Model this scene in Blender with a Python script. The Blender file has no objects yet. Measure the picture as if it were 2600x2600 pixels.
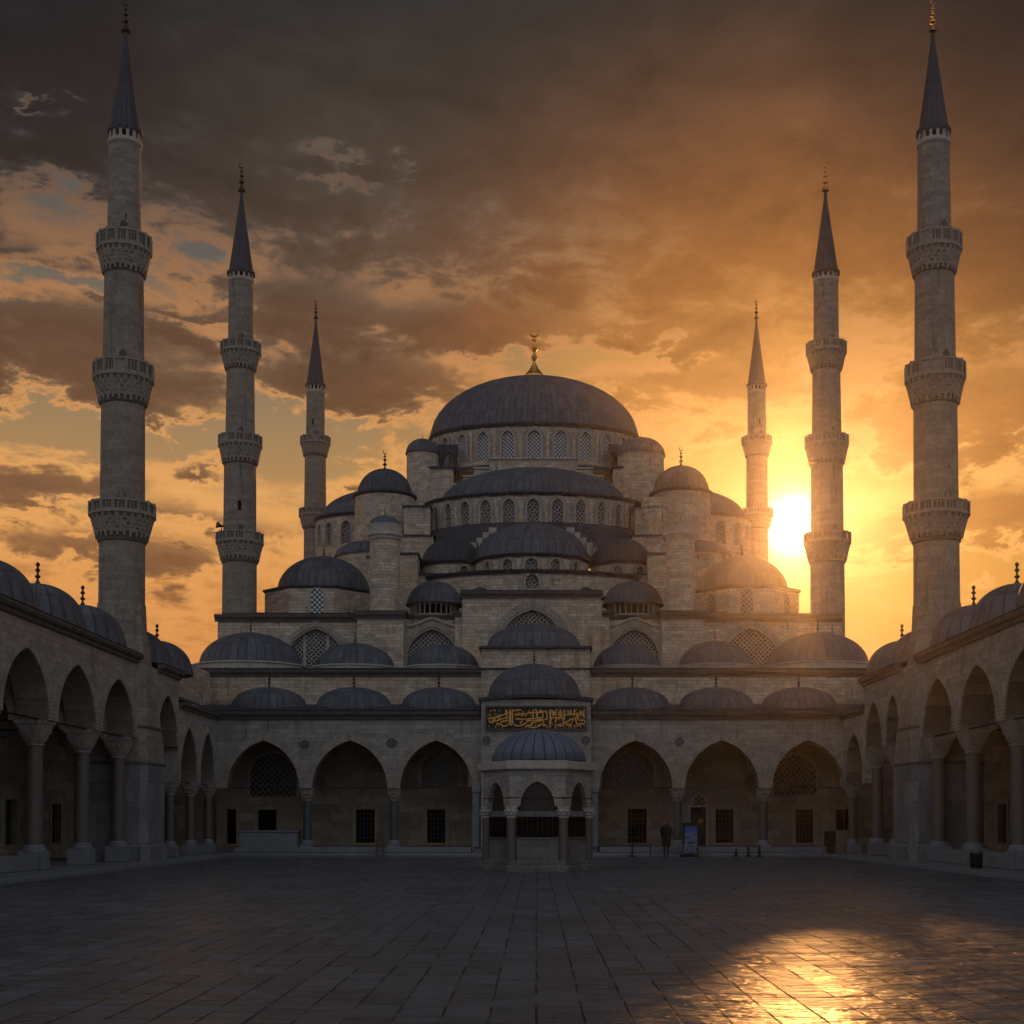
import bpy, bmesh, math, random
from mathutils import Vector
R = math.radians
rnd = random.Random(7)
sc = bpy.context.scene
COL = sc.collection

# ---------------------------------------------------------------- camera numbers
F = 2600.0; PX = 1012.0; TH = 0.0236; HC = 1.65      # focal length / axis in units of a 1932 px frame
YP = 1550.0 - F * math.tan(TH)
def UN(x, y, Y):
    cx = (x - PX) / F; cy = (YP - y) / F
    wy = math.cos(TH) - cy * math.sin(TH); wz = math.sin(TH) + cy * math.cos(TH)
    return cx * Y / wy, HC + wz * Y / wy
def ZO(y, Y): return UN(PX, y, Y)[1]
def XO(x, Y, y=1300): return UN(x, y, Y)[0]

# ---------------------------------------------------------------- node helpers
class G:
    def __init__(s, tree): s.t = tree; s.n = tree.nodes; s.l = tree.links
    def new(s, typ, **kw):
        n = s.n.new(typ)
        for k, v in kw.items(): setattr(n, k, v)
        return n
    def put(s, sock, v):
        if isinstance(v, bpy.types.NodeSocket): s.l.new(v, sock)
        elif v is not None:
            try: sock.default_value = v
            except Exception: sock.default_value = (*v, 1.0)
    def m(s, op, a, b=None, c=None, clamp=False):
        n = s.new('ShaderNodeMath', operation=op, use_clamp=clamp)
        s.put(n.inputs[0], a); s.put(n.inputs[1], b)
        if c is not None: s.put(n.inputs[2], c)
        return n.outputs[0]
    def vm(s, op, a, b=None):
        n = s.new('ShaderNodeVectorMath', operation=op)
        s.put(n.inputs[0], a)
        if b is not None: s.put(n.inputs[1], b)
        return n.outputs[1] if op in ('DOT_PRODUCT', 'LENGTH') else n.outputs[0]
    def ramp(s, f, stops, interp='LINEAR'):
        n = s.new('ShaderNodeValToRGB'); r = n.color_ramp; r.interpolation = interp
        while len(r.elements) < len(stops): r.elements.new(0.5)
        for e, (p, c) in zip(r.elements, stops):
            e.position = p; e.color = (*c, 1) if not isinstance(c, (int, float)) else (c, c, c, 1)
        s.put(n.inputs[0], f); return n.outputs[0]
    def mix(s, f, a, b, blend='MIX'):
        n = s.new('ShaderNodeMix', data_type='RGBA', blend_type=blend)
        s.put(n.inputs[0], f)
        for i, v in ((6, a), (7, b)):
            if isinstance(v, tuple): v = (*v[:3], 1)
            s.put(n.inputs[i], v)
        return n.outputs[2]
    def noise(s, vec, scale, detail=4, rough=0.55, dist=0.0):
        n = s.new('ShaderNodeTexNoise'); s.put(n.inputs['Vector'], vec)
        n.inputs['Scale'].default_value = scale; n.inputs['Detail'].default_value = detail
        n.inputs['Roughness'].default_value = rough; n.inputs['Distortion'].default_value = dist
        return n.outputs[0]
    def sep(s, v):
        n = s.new('ShaderNodeSeparateXYZ'); s.put(n.inputs[0], v); return n.outputs
    def comb(s, x, y, z=0.0):
        n = s.new('ShaderNodeCombineXYZ')
        for i, v in enumerate((x, y, z)): s.put(n.inputs[i], v)
        return n.outputs[0]
    def smooth(s, v, a, b):
        n = s.new('ShaderNodeMapRange', interpolation_type='SMOOTHSTEP')
        s.put(n.inputs[0], v); n.inputs[1].default_value = a; n.inputs[2].default_value = b
        return n.outputs[0]
    def bump(s, h, strength=0.5, dist=0.05, normal=None):
        n = s.new('ShaderNodeBump'); n.inputs['Strength'].default_value = strength
        n.inputs['Distance'].default_value = dist; s.put(n.inputs['Height'], h)
        if normal: s.l.new(normal, n.inputs['Normal'])
        return n.outputs[0]

def mat(name):
    m = bpy.data.materials.new(name); m.use_nodes = True
    g = G(m.node_tree); b = g.n['Principled BSDF']
    return m, g, b
def uvpos(g):
    uv = g.new('ShaderNodeTexCoord').outputs['UV']; pos = g.new('ShaderNodeNewGeometry').outputs['Position']
    return uv, pos

def simple(name, col, rough=0.6, metal=0.0, vary=0.25, scale=6.0, bump=0.15, spec=0.4):
    m, g, b = mat(name); uv, pos = uvpos(g)
    n = g.noise(pos, scale, 5)
    k = g.m('MULTIPLY_ADD', n, 2 * vary, 1 - vary)
    g.put(b.inputs['Base Color'], g.mix(1.0, col, g.comb(k, k, k), 'MULTIPLY'))
    b.inputs['Roughness'].default_value = rough; b.inputs['Metallic'].default_value = metal; b.inputs['Specular IOR Level'].default_value = spec
    if bump: g.put(b.inputs['Normal'], g.bump(n, bump, 0.03))
    return m

def stone(name, c1, c2, mortar, bw=0.75, rh=0.32, stain=0.55, streak=0.5, warm=0.35, msize=0.008, grain=0.75):
    m, g, b = mat(name); uv, pos = uvpos(g)
    wob = g.noise(pos, 1.6, 3)
    wv = g.vm('ADD', uv, g.comb(0.0, g.m('MULTIPLY_ADD', wob, 0.06, -0.03)))
    br = g.new('ShaderNodeTexBrick', offset=0.5, offset_frequency=2, squash=0.8, squash_frequency=3)
    g.put(br.inputs['Vector'], wv)
    for k, v in (('Color1', c1), ('Color2', c2), ('Mortar', mortar)): br.inputs[k].default_value = (*v, 1)
    br.inputs['Scale'].default_value = 1; br.inputs['Mortar Size'].default_value = msize
    br.inputs['Mortar Smooth'].default_value = 0.3; br.inputs['Brick Width'].default_value = bw
    br.inputs['Row Height'].default_value = rh; br.inputs['Bias'].default_value = -0.1
    # second, larger brick pattern: odd blocks of another hue
    b2 = g.new('ShaderNodeTexBrick', offset=0.37, offset_frequency=2)
    g.put(b2.inputs['Vector'], wv)
    b2.inputs['Color1'].default_value = (0.72, 0.70, 0.68, 1); b2.inputs['Color2'].default_value = (1.12, 1.06, 0.98, 1)
    b2.inputs['Mortar'].default_value = (0.95, 0.95, 0.95, 1); b2.inputs['Scale'].default_value = 1
    b2.inputs['Mortar Size'].default_value = 0.0; b2.inputs['Brick Width'].default_value = bw * 2.2; b2.inputs['Row Height'].default_value = rh
    c = g.mix(0.8, br.outputs[0], b2.outputs[0], 'MULTIPLY')
    big = g.noise(pos, 0.35, 5, 0.6)
    c = g.mix(g.m('MULTIPLY', g.smooth(big, 0.48, 0.72), warm), c, (c1[0] * 0.85, c1[1] * 0.62, c1[2] * 0.42))
    mid = g.noise(pos, 2.2, 7, 0.7)
    k = g.m('MULTIPLY_ADD', mid, stain * 1.4, 1 - stain * 0.75)
    c = g.mix(1.0, c, g.comb(k, k, k), 'MULTIPLY')
    gr = g.noise(g.vm('ADD', pos, (5.0, 9.0, 2.0)), 9.0, 6, 0.75)
    k2 = g.m('MULTIPLY_ADD', gr, grain * 2, 1 - grain)
    c = g.mix(1.0, c, g.comb(k2, k2, k2), 'MULTIPLY')
    u = g.sep(uv)
    st = g.noise(g.comb(g.m('MULTIPLY', u[0], 2.6), g.m('MULTIPLY', u[1], 0.22), 3.3), 1.0, 5, 0.65)
    c = g.mix(g.m('MULTIPLY', g.smooth(st, 0.56, 0.74), streak), c, (0.035, 0.032, 0.03))
    g.put(b.inputs['Base Color'], c); b.inputs['Roughness'].default_value = 0.85
    fine = g.noise(pos, 14, 4, 0.7)
    h = g.m('ADD', g.m('MULTIPLY', br.outputs[1], -1.0), g.m('ADD', g.m('MULTIPLY', fine, 0.5), mid))
    g.put(b.inputs['Normal'], g.bump(h, 0.45, 0.035))
    return m

def lead(name, c1, c2, seam=0.06, rows=1.1, rough=0.62):
    """lead sheets; uv u counts the panels, v is metres along the slope"""
    m, g, b = mat(name); uv, pos = uvpos(g)
    u = g.sep(uv)
    uw = g.m('ADD', u[0], g.m('MULTIPLY_ADD', g.noise(pos, 0.9, 3), 0.3, -0.15))
    fu = g.m('FRACT', uw)
    d = g.m('ABSOLUTE', g.m('SUBTRACT', fu, 0.5))
    seamf = g.smooth(d, 0.5 - seam, 0.5 - seam * 0.35)
    col_id = g.m('FLOOR', uw)
    fv = g.m('FRACT', g.m('DIVIDE', g.m('ADD', u[1], g.m('MULTIPLY', g.m('MODULO', col_id, 2.0), 0.0)), rows))
    rowf = g.smooth(g.m('ABSOLUTE', g.m('SUBTRACT', fv, 0.5)), 0.455, 0.49)
    wn = g.new('ShaderNodeTexWhiteNoise', noise_dimensions='2D')
    g.put(wn.inputs['Vector'], g.comb(col_id, g.m('FLOOR', g.m('DIVIDE', u[1], rows))))
    n = g.noise(pos, 1.7, 6, 0.65)
    st = g.noise(g.comb(g.m('MULTIPLY', u[0], 1.7), g.m('MULTIPLY', u[1], 0.5)), 1.6, 5, 0.7)
    f = g.m('ADD', g.m('MULTIPLY', n, 0.5), g.m('ADD', g.m('MULTIPLY', wn.outputs[0], 0.10), g.m('MULTIPLY', st, 0.5)))
    c = g.mix(g.smooth(f, 0.3, 0.85), c1, c2)
    dk = g.m('MAXIMUM', g.m('MULTIPLY', seamf, 0.75), g.m('MULTIPLY', rowf, 0.35))
    c = g.mix(dk, c, (0.012, 0.013, 0.016))
    g.put(b.inputs['Base Color'], c)
    b.inputs['Metallic'].default_value = 0.0; b.inputs['Specular IOR Level'].default_value = 0.35
    g.put(b.inputs['Roughness'], g.m('MULTIPLY_ADD', n, 0.3, rough - 0.15))
    h = g.m('ADD', g.m('MULTIPLY', g.m('ADD', seamf, g.m('MULTIPLY', rowf, 0.5)), 1.0), g.m('MULTIPLY', n, 0.5))
    dent = g.noise(g.vm('ADD', pos, (4.0, 2.0, 7.0)), 1.1, 2)
    g.put(b.inputs['Normal'], g.bump(g.m('MULTIPLY_ADD', dent, 2.2, h), 0.6, 0.05))
    return m

def lattice(name, cell, pale, dark, width, rand=0.35):
    m, g, b = mat(name); uv, pos = uvpos(g)
    v = g.new('ShaderNodeTexVoronoi', feature='DISTANCE_TO_EDGE', voronoi_dimensions='2D')
    sh = g.new('ShaderNodeMapping'); g.put(sh.inputs[0], uv); sh.inputs['Rotation'].default_value = (0, 0, R(45))
    g.put(v.inputs['Vector'], sh.outputs[0]); v.inputs['Scale'].default_value = 1 / cell; v.inputs['Randomness'].default_value = rand
    e = g.m('SUBTRACT', 1.0, g.smooth(v.outputs[0], width * 0.7, width))
    n = g.noise(pos, 5, 3)
    g.put(b.inputs['Base Color'], g.mix(e, dark, g.mix(n, (pale[0]*.55, pale[1]*.55, pale[2]*.55), pale)))
    g.put(b.inputs['Roughness'], g.m('MULTIPLY_ADD', e, 0.5, 0.3))
    g.put(b.inputs['Normal'], g.bump(e, 1.0, 0.05))
    return m

M = {}
M['stone'] = stone('limestone', (0.66, 0.555, 0.435), (0.46, 0.385, 0.30), (0.19, 0.16, 0.13), bw=0.5, rh=0.19, stain=0.75, streak=0.75, warm=0.55)
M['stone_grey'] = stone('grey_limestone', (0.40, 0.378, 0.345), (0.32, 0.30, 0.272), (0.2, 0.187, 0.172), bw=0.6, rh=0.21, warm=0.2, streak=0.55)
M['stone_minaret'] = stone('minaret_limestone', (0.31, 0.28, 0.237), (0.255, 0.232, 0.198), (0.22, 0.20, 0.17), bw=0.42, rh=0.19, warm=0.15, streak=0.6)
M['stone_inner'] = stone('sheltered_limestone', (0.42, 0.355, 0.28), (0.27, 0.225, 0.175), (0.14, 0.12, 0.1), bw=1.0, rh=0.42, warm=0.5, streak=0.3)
M['voussoir'] = stone('voussoir_stone', (0.44, 0.40, 0.345), (0.34, 0.308, 0.262), (0.16, 0.145, 0.125), bw=0.17, rh=3.0, warm=0.1, streak=0.2, msize=0.012)
M['stripe'] = stone('striped_soffit_stone', (0.34, 0.305, 0.25), (0.16, 0.125, 0.10), (0.1, 0.09, 0.08), bw=9.0, rh=0.5, warm=0.1, streak=0.1)
M['marble'] = simple('grey_marble', (0.20, 0.21, 0.225), 0.5, vary=0.35, scale=2.6)
M['basin_marble'] = stone('fountain_marble', (0.19, 0.19, 0.19), (0.14, 0.14, 0.143), (0.1, 0.1, 0.1), bw=1.6, rh=0.9, stain=0.8, streak=0.55, warm=0.15)
M['pier_marble'] = stone('pier_marble', (0.235, 0.245, 0.26), (0.185, 0.192, 0.205), (0.10, 0.10, 0.105), bw=1.2, rh=0.8, stain=0.7, streak=0.6, warm=0.1)
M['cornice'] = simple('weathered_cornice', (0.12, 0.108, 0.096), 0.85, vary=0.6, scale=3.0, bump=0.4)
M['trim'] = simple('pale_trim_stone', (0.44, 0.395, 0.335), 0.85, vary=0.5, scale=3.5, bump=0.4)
M['corbel'] = simple('corbel_stone', (0.30, 0.265, 0.22), 0.9, vary=0.6, scale=7.0, bump=0.5)
M['lead'] = lead('lead_sheet', (0.044, 0.05, 0.063), (0.165, 0.175, 0.20))
M['lead_dark'] = lead('dark_lead_sheet', (0.03, 0.034, 0.043), (0.075, 0.082, 0.098))
M['lead_blue'] = lead('blue_lead_sheet', (0.10, 0.125, 0.17), (0.17, 0.205, 0.27), seam=0.09, rows=9.0)
M['lead_spire'] = lead('spire_lead_sheet', (0.035, 0.039, 0.052), (0.075, 0.082, 0.102), seam=0.08, rows=2.3)
M['shade_stone'] = simple('painted_shade_stone', (0.11, 0.097, 0.08), 0.9, vary=0.5, scale=6)  # shade of parapet slots and balcony doorways, put into the base colour
M['granite'] = simple('brown_granite', (0.125, 0.102, 0.084), 0.45, vary=0.4, scale=9)
M['granite_green'] = simple('dark_green_granite', (0.09, 0.095, 0.09), 0.4, vary=0.4, scale=9)
M['dark'] = simple('dark_interior', (0.004, 0.004, 0.005), 0.9, vary=0.2, bump=0, spec=0.05)
M['wood'] = simple('dark_wood', (0.03, 0.022, 0.017), 0.6, vary=0.4)
M['iron'] = simple('black_iron', (0.015, 0.015, 0.016), 0.5, 0.3, vary=0.2, bump=0)
M['bar_metal'] = simple('dull_bar_metal', (0.10, 0.10, 0.10), 0.8, vary=0.3, bump=0)
M['bronze'] = simple('dark_bronze', (0.05, 0.042, 0.035), 0.45, 0.6, vary=0.3, bump=0)
M['gold'] = simple('gilded_copper', (0.85, 0.47, 0.13), 0.3, 1.0, vary=0.3, scale=9, bump=0.1)
M['gilt'] = simple('gilt_lettering', (1.0, 0.53, 0.14), 0.4, 0.15, vary=0.35, scale=14, bump=0)
M['plaster'] = simple('grey_plaster', (0.22, 0.2, 0.18), 0.9, vary=0.3, scale=1.5)
M['frame_stone'] = simple('ochre_frame_stone', (0.36, 0.275, 0.18), 0.8, vary=0.4, scale=4)
M['lat_big'] = lattice('pale_tracery', 0.19, (0.62, 0.57, 0.50), (0.012, 0.012, 0.014), 0.15, 0.45)
M['lat_dot'] = lattice('leaded_panes', 0.21, (0.03, 0.03, 0.032), (0.68, 0.70, 0.72), 0.17, 0.1)
M['lat_semi'] = lattice('round_pane_tracery', 0.22, (0.52, 0.49, 0.44), (0.02, 0.02, 0.022), 0.16, 0.6)
M['lat_dim'] = lattice('dim_tracery', 0.22, (0.40, 0.34, 0.25), (0.015, 0.013, 0.012), 0.13, 0.3)
M['lat_fine'] = lattice('fine_bronze_tracery', 0.11, (0.13, 0.105, 0.07), (0.008, 0.008, 0.008), 0.12, 0.7)
M['skin'] = simple('skin', (0.42, 0.26, 0.19), 0.6, vary=0.1)
M['coat'] = simple('black_coat_cloth', (0.012, 0.011, 0.011), 0.9, vary=0.3, scale=20)
M['red'] = simple('red_felt', (0.35, 0.012, 0.02), 0.8, vary=0.2)
M['trouser'] = simple('dark_trouser_cloth', (0.02, 0.021, 0.026), 0.9, vary=0.2)
M['poster_white'] = simple('poster_white', (0.17, 0.22, 0.34), 0.5, vary=0.25, scale=14, bump=0)
M['poster_blue'] = simple('poster_blue', (0.03, 0.10, 0.5), 0.5, vary=0.4, scale=16, bump=0)
M['poster_dark'] = simple('poster_dark', (0.03, 0.04, 0.08), 0.5, vary=0.3, scale=14, bump=0)
M['orange'] = simple('amber_notice', (0.5, 0.25, 0.06), 0.6, vary=0.3, bump=0)
M['grey_metal'] = simple('galvanised_metal', (0.16, 0.165, 0.17), 0.5, 0.6, vary=0.3, scale=9)

# ---------------------------------------------------------------- mesh helper
WL = {}      # world location of every object
class MB:
    def __init__(s): s.v = []; s.f = []; s.uv = []; s.mi = []; s.cur = 0
    def face(s, pts, uv=None, mi=None):
        i0 = len(s.v); s.v += [tuple(p) for p in pts]; s.f.append(list(range(i0, i0 + len(pts))))
        s.mi.append(s.cur if mi is None else mi)
        if uv is None:
            n = Vector((0, 0, 0)); P = [Vector(p) for p in pts]
            for i in range(len(P)):
                a, b = P[i], P[(i + 1) % len(P)]
                n += Vector(((a.y - b.y) * (a.z + b.z), (a.z - b.z) * (a.x + b.x), (a.x - b.x) * (a.y + b.y)))
            if n.length > 0: n.normalize()
            if abs(n.z) > 0.8: uv = [(p.x, p.y) for p in P]
            else:
                t = Vector((-n.y, n.x, 0)); t.normalize()
                if abs(t.x) >= abs(t.y):
                    if t.x < 0: t = -t
                elif t.y < 0: t = -t
                uv = [(p.dot(t), p.z) for p in P]
        s.uv.append(uv)
    def box(s, x0, x1, y0, y1, z0, z1, mi=None):
        a = [(x0, y0, z0), (x1, y0, z0), (x1, y1, z0), (x0, y1, z0), (x0, y0, z1), (x1, y0, z1), (x1, y1, z1), (x0, y1, z1)]
        for q in ((0, 3, 2, 1), (4, 5, 6, 7), (0, 1, 5, 4), (1, 2, 6, 5), (2, 3, 7, 6), (3, 0, 4, 7)):
            s.face([a[i] for i in q], mi=mi)
    def bevbox(s, x0, x1, y0, y1, z0, z1, b=0.03, mi=None):
        s.loft([rect_ring(x0 + b, x1 - b, y0 + b, y1 - b, z0), rect_ring(x0, x1, y0, y1, z0 + b),
                rect_ring(x0, x1, y0, y1, z1 - b), rect_ring(x0 + b, x1 - b, y0 + b, y1 - b, z1)], True, True, mi)
    def loft(s, rings, cap0=False, cap1=False, mi=None):
        n = len(rings[0])
        for a, b in zip(rings, rings[1:]):
            for i in range(n):
                j = (i + 1) % n
                s.face([a[i], a[j], b[j], b[i]], mi=mi)
        if cap0: s.face(list(reversed(rings[0])), mi=mi)
        if cap1: s.face(rings[-1], mi=mi)
    def lathe(s, cx, cy, prof, n=32, sx=1.0, sy=1.0, a0=0.0, a1=360.0, seams=None, mi=None, rref=None):
        full = abs(a1 - a0) >= 359.9
        rr = rref or max(p[0] for p in prof)
        k = n if full else n + 1
        A = [R(a0) + R(a1 - a0) * i / n for i in range(k)]
        vv = [0.0]
        for p, q in zip(prof, prof[1:]): vv.append(vv[-1] + math.hypot(q[0] - p[0], q[1] - p[1]))
        if seams is None: vv = [p[1] for p in prof] if all(q[1] >= p[1] for p, q in zip(prof, prof[1:])) else vv
        un = (lambda i: (seams or 0) * i / n) if seams else (lambda i: rr * R(a1 - a0) * i / n)
        pt = lambda p, a: (cx + p[0] * math.cos(a) * sx, cy + p[0] * math.sin(a) * sy, p[1])
        for j in range(len(prof) - 1):
            p, q = prof[j], prof[j + 1]
            for i in range(n):
                a, b = A[i], A[(i + 1) % k]
                uv = [(un(i), vv[j]), (un(i + 1), vv[j]), (un(i + 1), vv[j + 1]), (un(i), vv[j + 1])]
                P = [pt(p, a), pt(p, b), pt(q, b), pt(q, a)]
                if q[0] < 1e-4: P = P[:3]; uv = uv[:3]
                elif p[0] < 1e-4: P = [P[0], P[2], P[3]]; uv = [uv[0], uv[2], uv[3]]
                s.face(P, uv, mi)
    def tube(s, pts, r, n=6, mi=None):
        rings = []
        P = [Vector(p) for p in pts]
        for i, p in enumerate(P):
            d = (P[min(i + 1, len(P) - 1)] - P[max(i - 1, 0)]).normalized()
            up = Vector((0, 0, 1)) if abs(d.z) < 0.9 else Vector((0, 1, 0))
            a = d.cross(up).normalized(); b = d.cross(a)
            ri = r[i] if isinstance(r, (list, tuple)) else r
            rings.append([tuple(p + (a * math.cos(2 * math.pi * k / n) + b * math.sin(2 * math.pi * k / n)) * ri) for k in range(n)])
        s.loft(rings, True, True, mi)
    def build(s, name, m, parent=None, smooth=None, loc=None):
        me = bpy.data.meshes.new(name)
        xs = [v[0] for v in s.v]; ys = [v[1] for v in s.v]; zs = [v[2] for v in s.v]
        o3 = loc or ((min(xs) + max(xs)) / 2, (min(ys) + max(ys)) / 2, min(zs))
        bm = bmesh.new(); uvl = bm.loops.layers.uv.new('UVMap')
        bv = [bm.verts.new((v[0] - o3[0], v[1] - o3[1], v[2] - o3[2])) for v in s.v]
        for f, uv, mi in zip(s.f, s.uv, s.mi):
            try: bf = bm.faces.new([bv[i] for i in f])
            except ValueError: continue
            bf.material_index = mi
            for lp, c in zip(bf.loops, uv): lp[uvl].uv = c
        bmesh.ops.remove_doubles(bm, verts=bm.verts, dist=1e-4)
        bmesh.ops.recalc_face_normals(bm, faces=bm.faces)
        bm.to_mesh(me); bm.free()
        for mm in (m if isinstance(m, (list, tuple)) else [m]): me.materials.append(M[mm] if isinstance(mm, str) else mm)
        if smooth:
            for p in me.polygons: p.use_smooth = True
            me.set_sharp_from_angle(angle=R(smooth))
        return link(bpy.data.objects.new(name, me), o3, parent)

def link(o, w, parent=None):
    COL.objects.link(o); WL[o.name] = Vector(w)
    if parent: o.parent = parent; o.location = Vector(w) - WL[parent.name]
    else: o.location = w
    return o
def tag(o, label=None, cat=None, group=None, kind=None):
    for k, v in (('label', label), ('category', cat), ('group', group), ('kind', kind)):
        if v: o[k] = v
    return o
def thing(name, loc, label, cat, group=None):
    return tag(link(bpy.data.objects.new(name, None), loc), label, cat, group)
def dup(o, w, parent=None):
    """copy of an object and what hangs under it, put at the world place w"""
    c = o.copy(); link(c, w, parent)
    for ch in [x for x in list(COL.objects) if x.parent == o]:
        dup(ch, Vector(w) + (WL[ch.name] - WL[o.name]), c)
    return c
def rect_ring(x0, x1, y0, y1, z): return [(x0, y0, z), (x1, y0, z), (x1, y1, z), (x0, y1, z)]

# ---------------------------------------------------------------- arches and walls
CP = 0.32
def arch_pts(op, n=16, grow=0.0):
    """curve of the opening from left spring to right spring"""
    if op.get('rect'): return [(op['u'] - op['w'], op['za']), (op['u'] + op['w'], op['za'])]
    w, h = op['w'] + grow, op['za'] - op['zs'] + grow * 1.05
    c = op.get('c', CP); hn = math.sqrt((1 + c) ** 2 - c * c)
    t0 = math.acos(c / (1 + c)); right = []
    for i in range(n // 2 + 1):
        t = t0 * i / (n // 2)
        right.append(((1 + c) * math.cos(t) - c, (1 + c) * math.sin(t) / hn))
    pts = [(op['u'] + s * w, op['zs'] + z * h) for s, z in right]
    left = [(op['u'] - s * w, op['zs'] + z * h) for s, z in right]
    return left + list(reversed(pts))[1:]
def arch_wall(mb, P, u0, u1, z0, ztop, t, ops=(), step=99.0, n=16, mi=None, soffit=None, bottom=True):
    zt = ztop if callable(ztop) else (lambda u: ztop)
    def q(pts, m=mi): mb.face([P(*p) for p in pts], None if True else 0, m)
    def strip(ua, za, ub, zb):       # front and back of a vertical strip with its top
        q([(ua, za, 0), (ub, zb, 0), (ub, zt(ub), 0), (ua, zt(ua), 0)])
        q([(ua, za, t), (ub, zb, t), (ub, zt(ub), t), (ua, zt(ua), t)])
        q([(ua, zt(ua), 0), (ub, zt(ub), 0), (ub, zt(ub), t), (ua, zt(ua), t)])
    def solid(a, b):
        if b - a < 1e-4: return
        k = max(1, int(math.ceil((b - a) / step)))
        for i in range(k):
            ua, ub = a + (b - a) * i / k, a + (b - a) * (i + 1) / k
            strip(ua, z0, ub, z0)
            if bottom: q([(ua, z0, 0), (ub, z0, 0), (ub, z0, t), (ua, z0, t)])
    cur = u0
    sm = mi if soffit is None else soffit
    for op in sorted(ops, key=lambda o: o['u']):
        a, b = op['u'] - op['w'], op['u'] + op['w']
        solid(cur, a); cur = b
        pts = arch_pts(op, n)
        for p, r in zip(pts, pts[1:]):
            strip(p[0], p[1], r[0], r[1])
            q([(p[0], p[1], 0), (r[0], r[1], 0), (r[0], r[1], t), (p[0], p[1], t)], sm)
        zb = op.get('zb', z0); zs = pts[0][1]
        if zs - zb > 1e-4:
            for uu in (a, b): q([(uu, zb, 0), (uu, zs, 0), (uu, zs, t), (uu, zb, t)], sm)
        if zb - z0 > 1e-4:
            for d in (0, t): q([(a, z0, d), (b, z0, d), (b, zb, d), (a, zb, d)])
            q([(a, zb, 0), (b, zb, 0), (b, zb, t), (a, zb, t)])
    solid(cur, u1)
    for uu in (u0, u1): q([(uu, z0, 0), (uu, zt(uu), 0), (uu, zt(uu), t), (uu, z0, t)])
def fill(mb, P, op, d, n=16, mi=None):
    pts = arch_pts(op, n); zb = op.get('zb', pts[0][1])
    for p, r in zip(pts, pts[1:]):
        A = [(p[0], zb), (r[0], zb), (r[0], r[1]), (p[0], p[1])]
        mb.face([P(a[0], a[1], d) for a in A], [(a[0], a[1]) for a in A], mi)
def band(mb, P, op, width, proud, n=20, inset=0.0, mi=None, leg=True):
    a = arch_pts(op, n, inset); b = arch_pts(op, n, inset + width)
    zb = op.get('zb', None)
    if leg and zb is not None and a[0][1] - zb > 0.01:
        a = [(a[0][0], zb)] + a + [(a[-1][0], zb)]; b = [(b[0][0], zb)] + b + [(b[-1][0], zb)]
    L = 0.0
    for i in range(len(a) - 1):
        d = math.hypot(b[i + 1][0] - b[i][0], b[i + 1][1] - b[i][1]); uv = [(L, .05), (L + d, .05), (L + d, width), (L, width)]; L += d
        p, r, s_, t_ = a[i], a[i + 1], b[i + 1], b[i]
        mb.face([P(p[0], p[1], -proud), P(r[0], r[1], -proud), P(s_[0], s_[1], -proud), P(t_[0], t_[1], -proud)], uv, mi)
        mb.face([P(t_[0], t_[1], -proud), P(s_[0], s_[1], -proud), P(s_[0], s_[1], 0.02), P(t_[0], t_[1], 0.02)], uv, mi)
        mb.face([P(p[0], p[1], -proud), P(r[0], r[1], -proud), P(r[0], r[1], 0.02), P(p[0], p[1], 0.02)], uv, mi)
def wallY(Y): return lambda u, z, d: (u, Y + d, z)
def wallX(X, s): return lambda u, z, d: (X + s * d, u, z)         # s = +1: depth runs towards +X
def drumP(cx, cy, rx, ry):
    """u in metres of arc from the point nearest the camera, positive to the right"""
    def P(u, z, d):
        a = u / rx
        return (cx + (rx - d) * math.sin(a), cy - (ry - d) * math.cos(a), z)
    return P
def dome_prof(r, z0, h, n=12, pw=1.0):
    return [(r * math.cos(R(90) * i / n), z0 + h * math.sin(R(90) * i / n) ** pw) for i in range(n)] + [(0.0, z0 + h)]

def finial(x, y, z, h, parent, m='bronze', crescent=True, face=0.0):
    """alem: bulbs strung on a rod with a crescent on top"""
    mb = MB(); k = h
    mb.lathe(x, y, [(.14*k, z - .05*k), (.10*k, z + .03*k), (.045*k, z + .12*k), (.035*k, z + .2*k), (.105*k, z + .25*k), (.11*k, z + .29*k), (.035*k, z + .35*k),
                    (.03*k, z + .44*k), (.085*k, z + .48*k), (.085*k, z + .51*k), (.028*k, z + .56*k), (.024*k, z + .63*k), (.06*k, z + .66*k), (.06*k, z + .69*k), (.02*k, z + .73*k), (.016*k, z + .8*k), (0, z + .82*k)] if crescent else [(.15*k, z - .05*k), (.12*k, z + .05*k), (.06*k, z + .15*k), (.05*k, z + .25*k), (.13*k, z + .3*k), (.13*k, z + .36*k), (.05*k, z + .42*k), (.05*k, z + .55*k), (.12*k, z + .6*k), (.12*k, z + .66*k), (.05*k, z + .72*k), (.05*k, z + .8*k), (.1*k, z + .86*k), (.1*k, z + .93*k), (.04*k, z + k), (0, z + 1.02*k)], 10)
    if crescent:
        pts = []; rad = []
        for i in range(13):
            a = R(-60 + 300 * i / 12) + R(90 + 60)
            pts.append((x + .085*k*math.cos(a) * math.cos(face), y + .085*k*math.cos(a)*math.sin(face), z + .89*k + .085*k*math.sin(a)))
            rad.append(k * (.006 + .018 * math.sin(math.pi * i / 12)))
        mb.tube(pts, rad, 6)
    return mb.build('finial', m, parent, 40)

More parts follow.
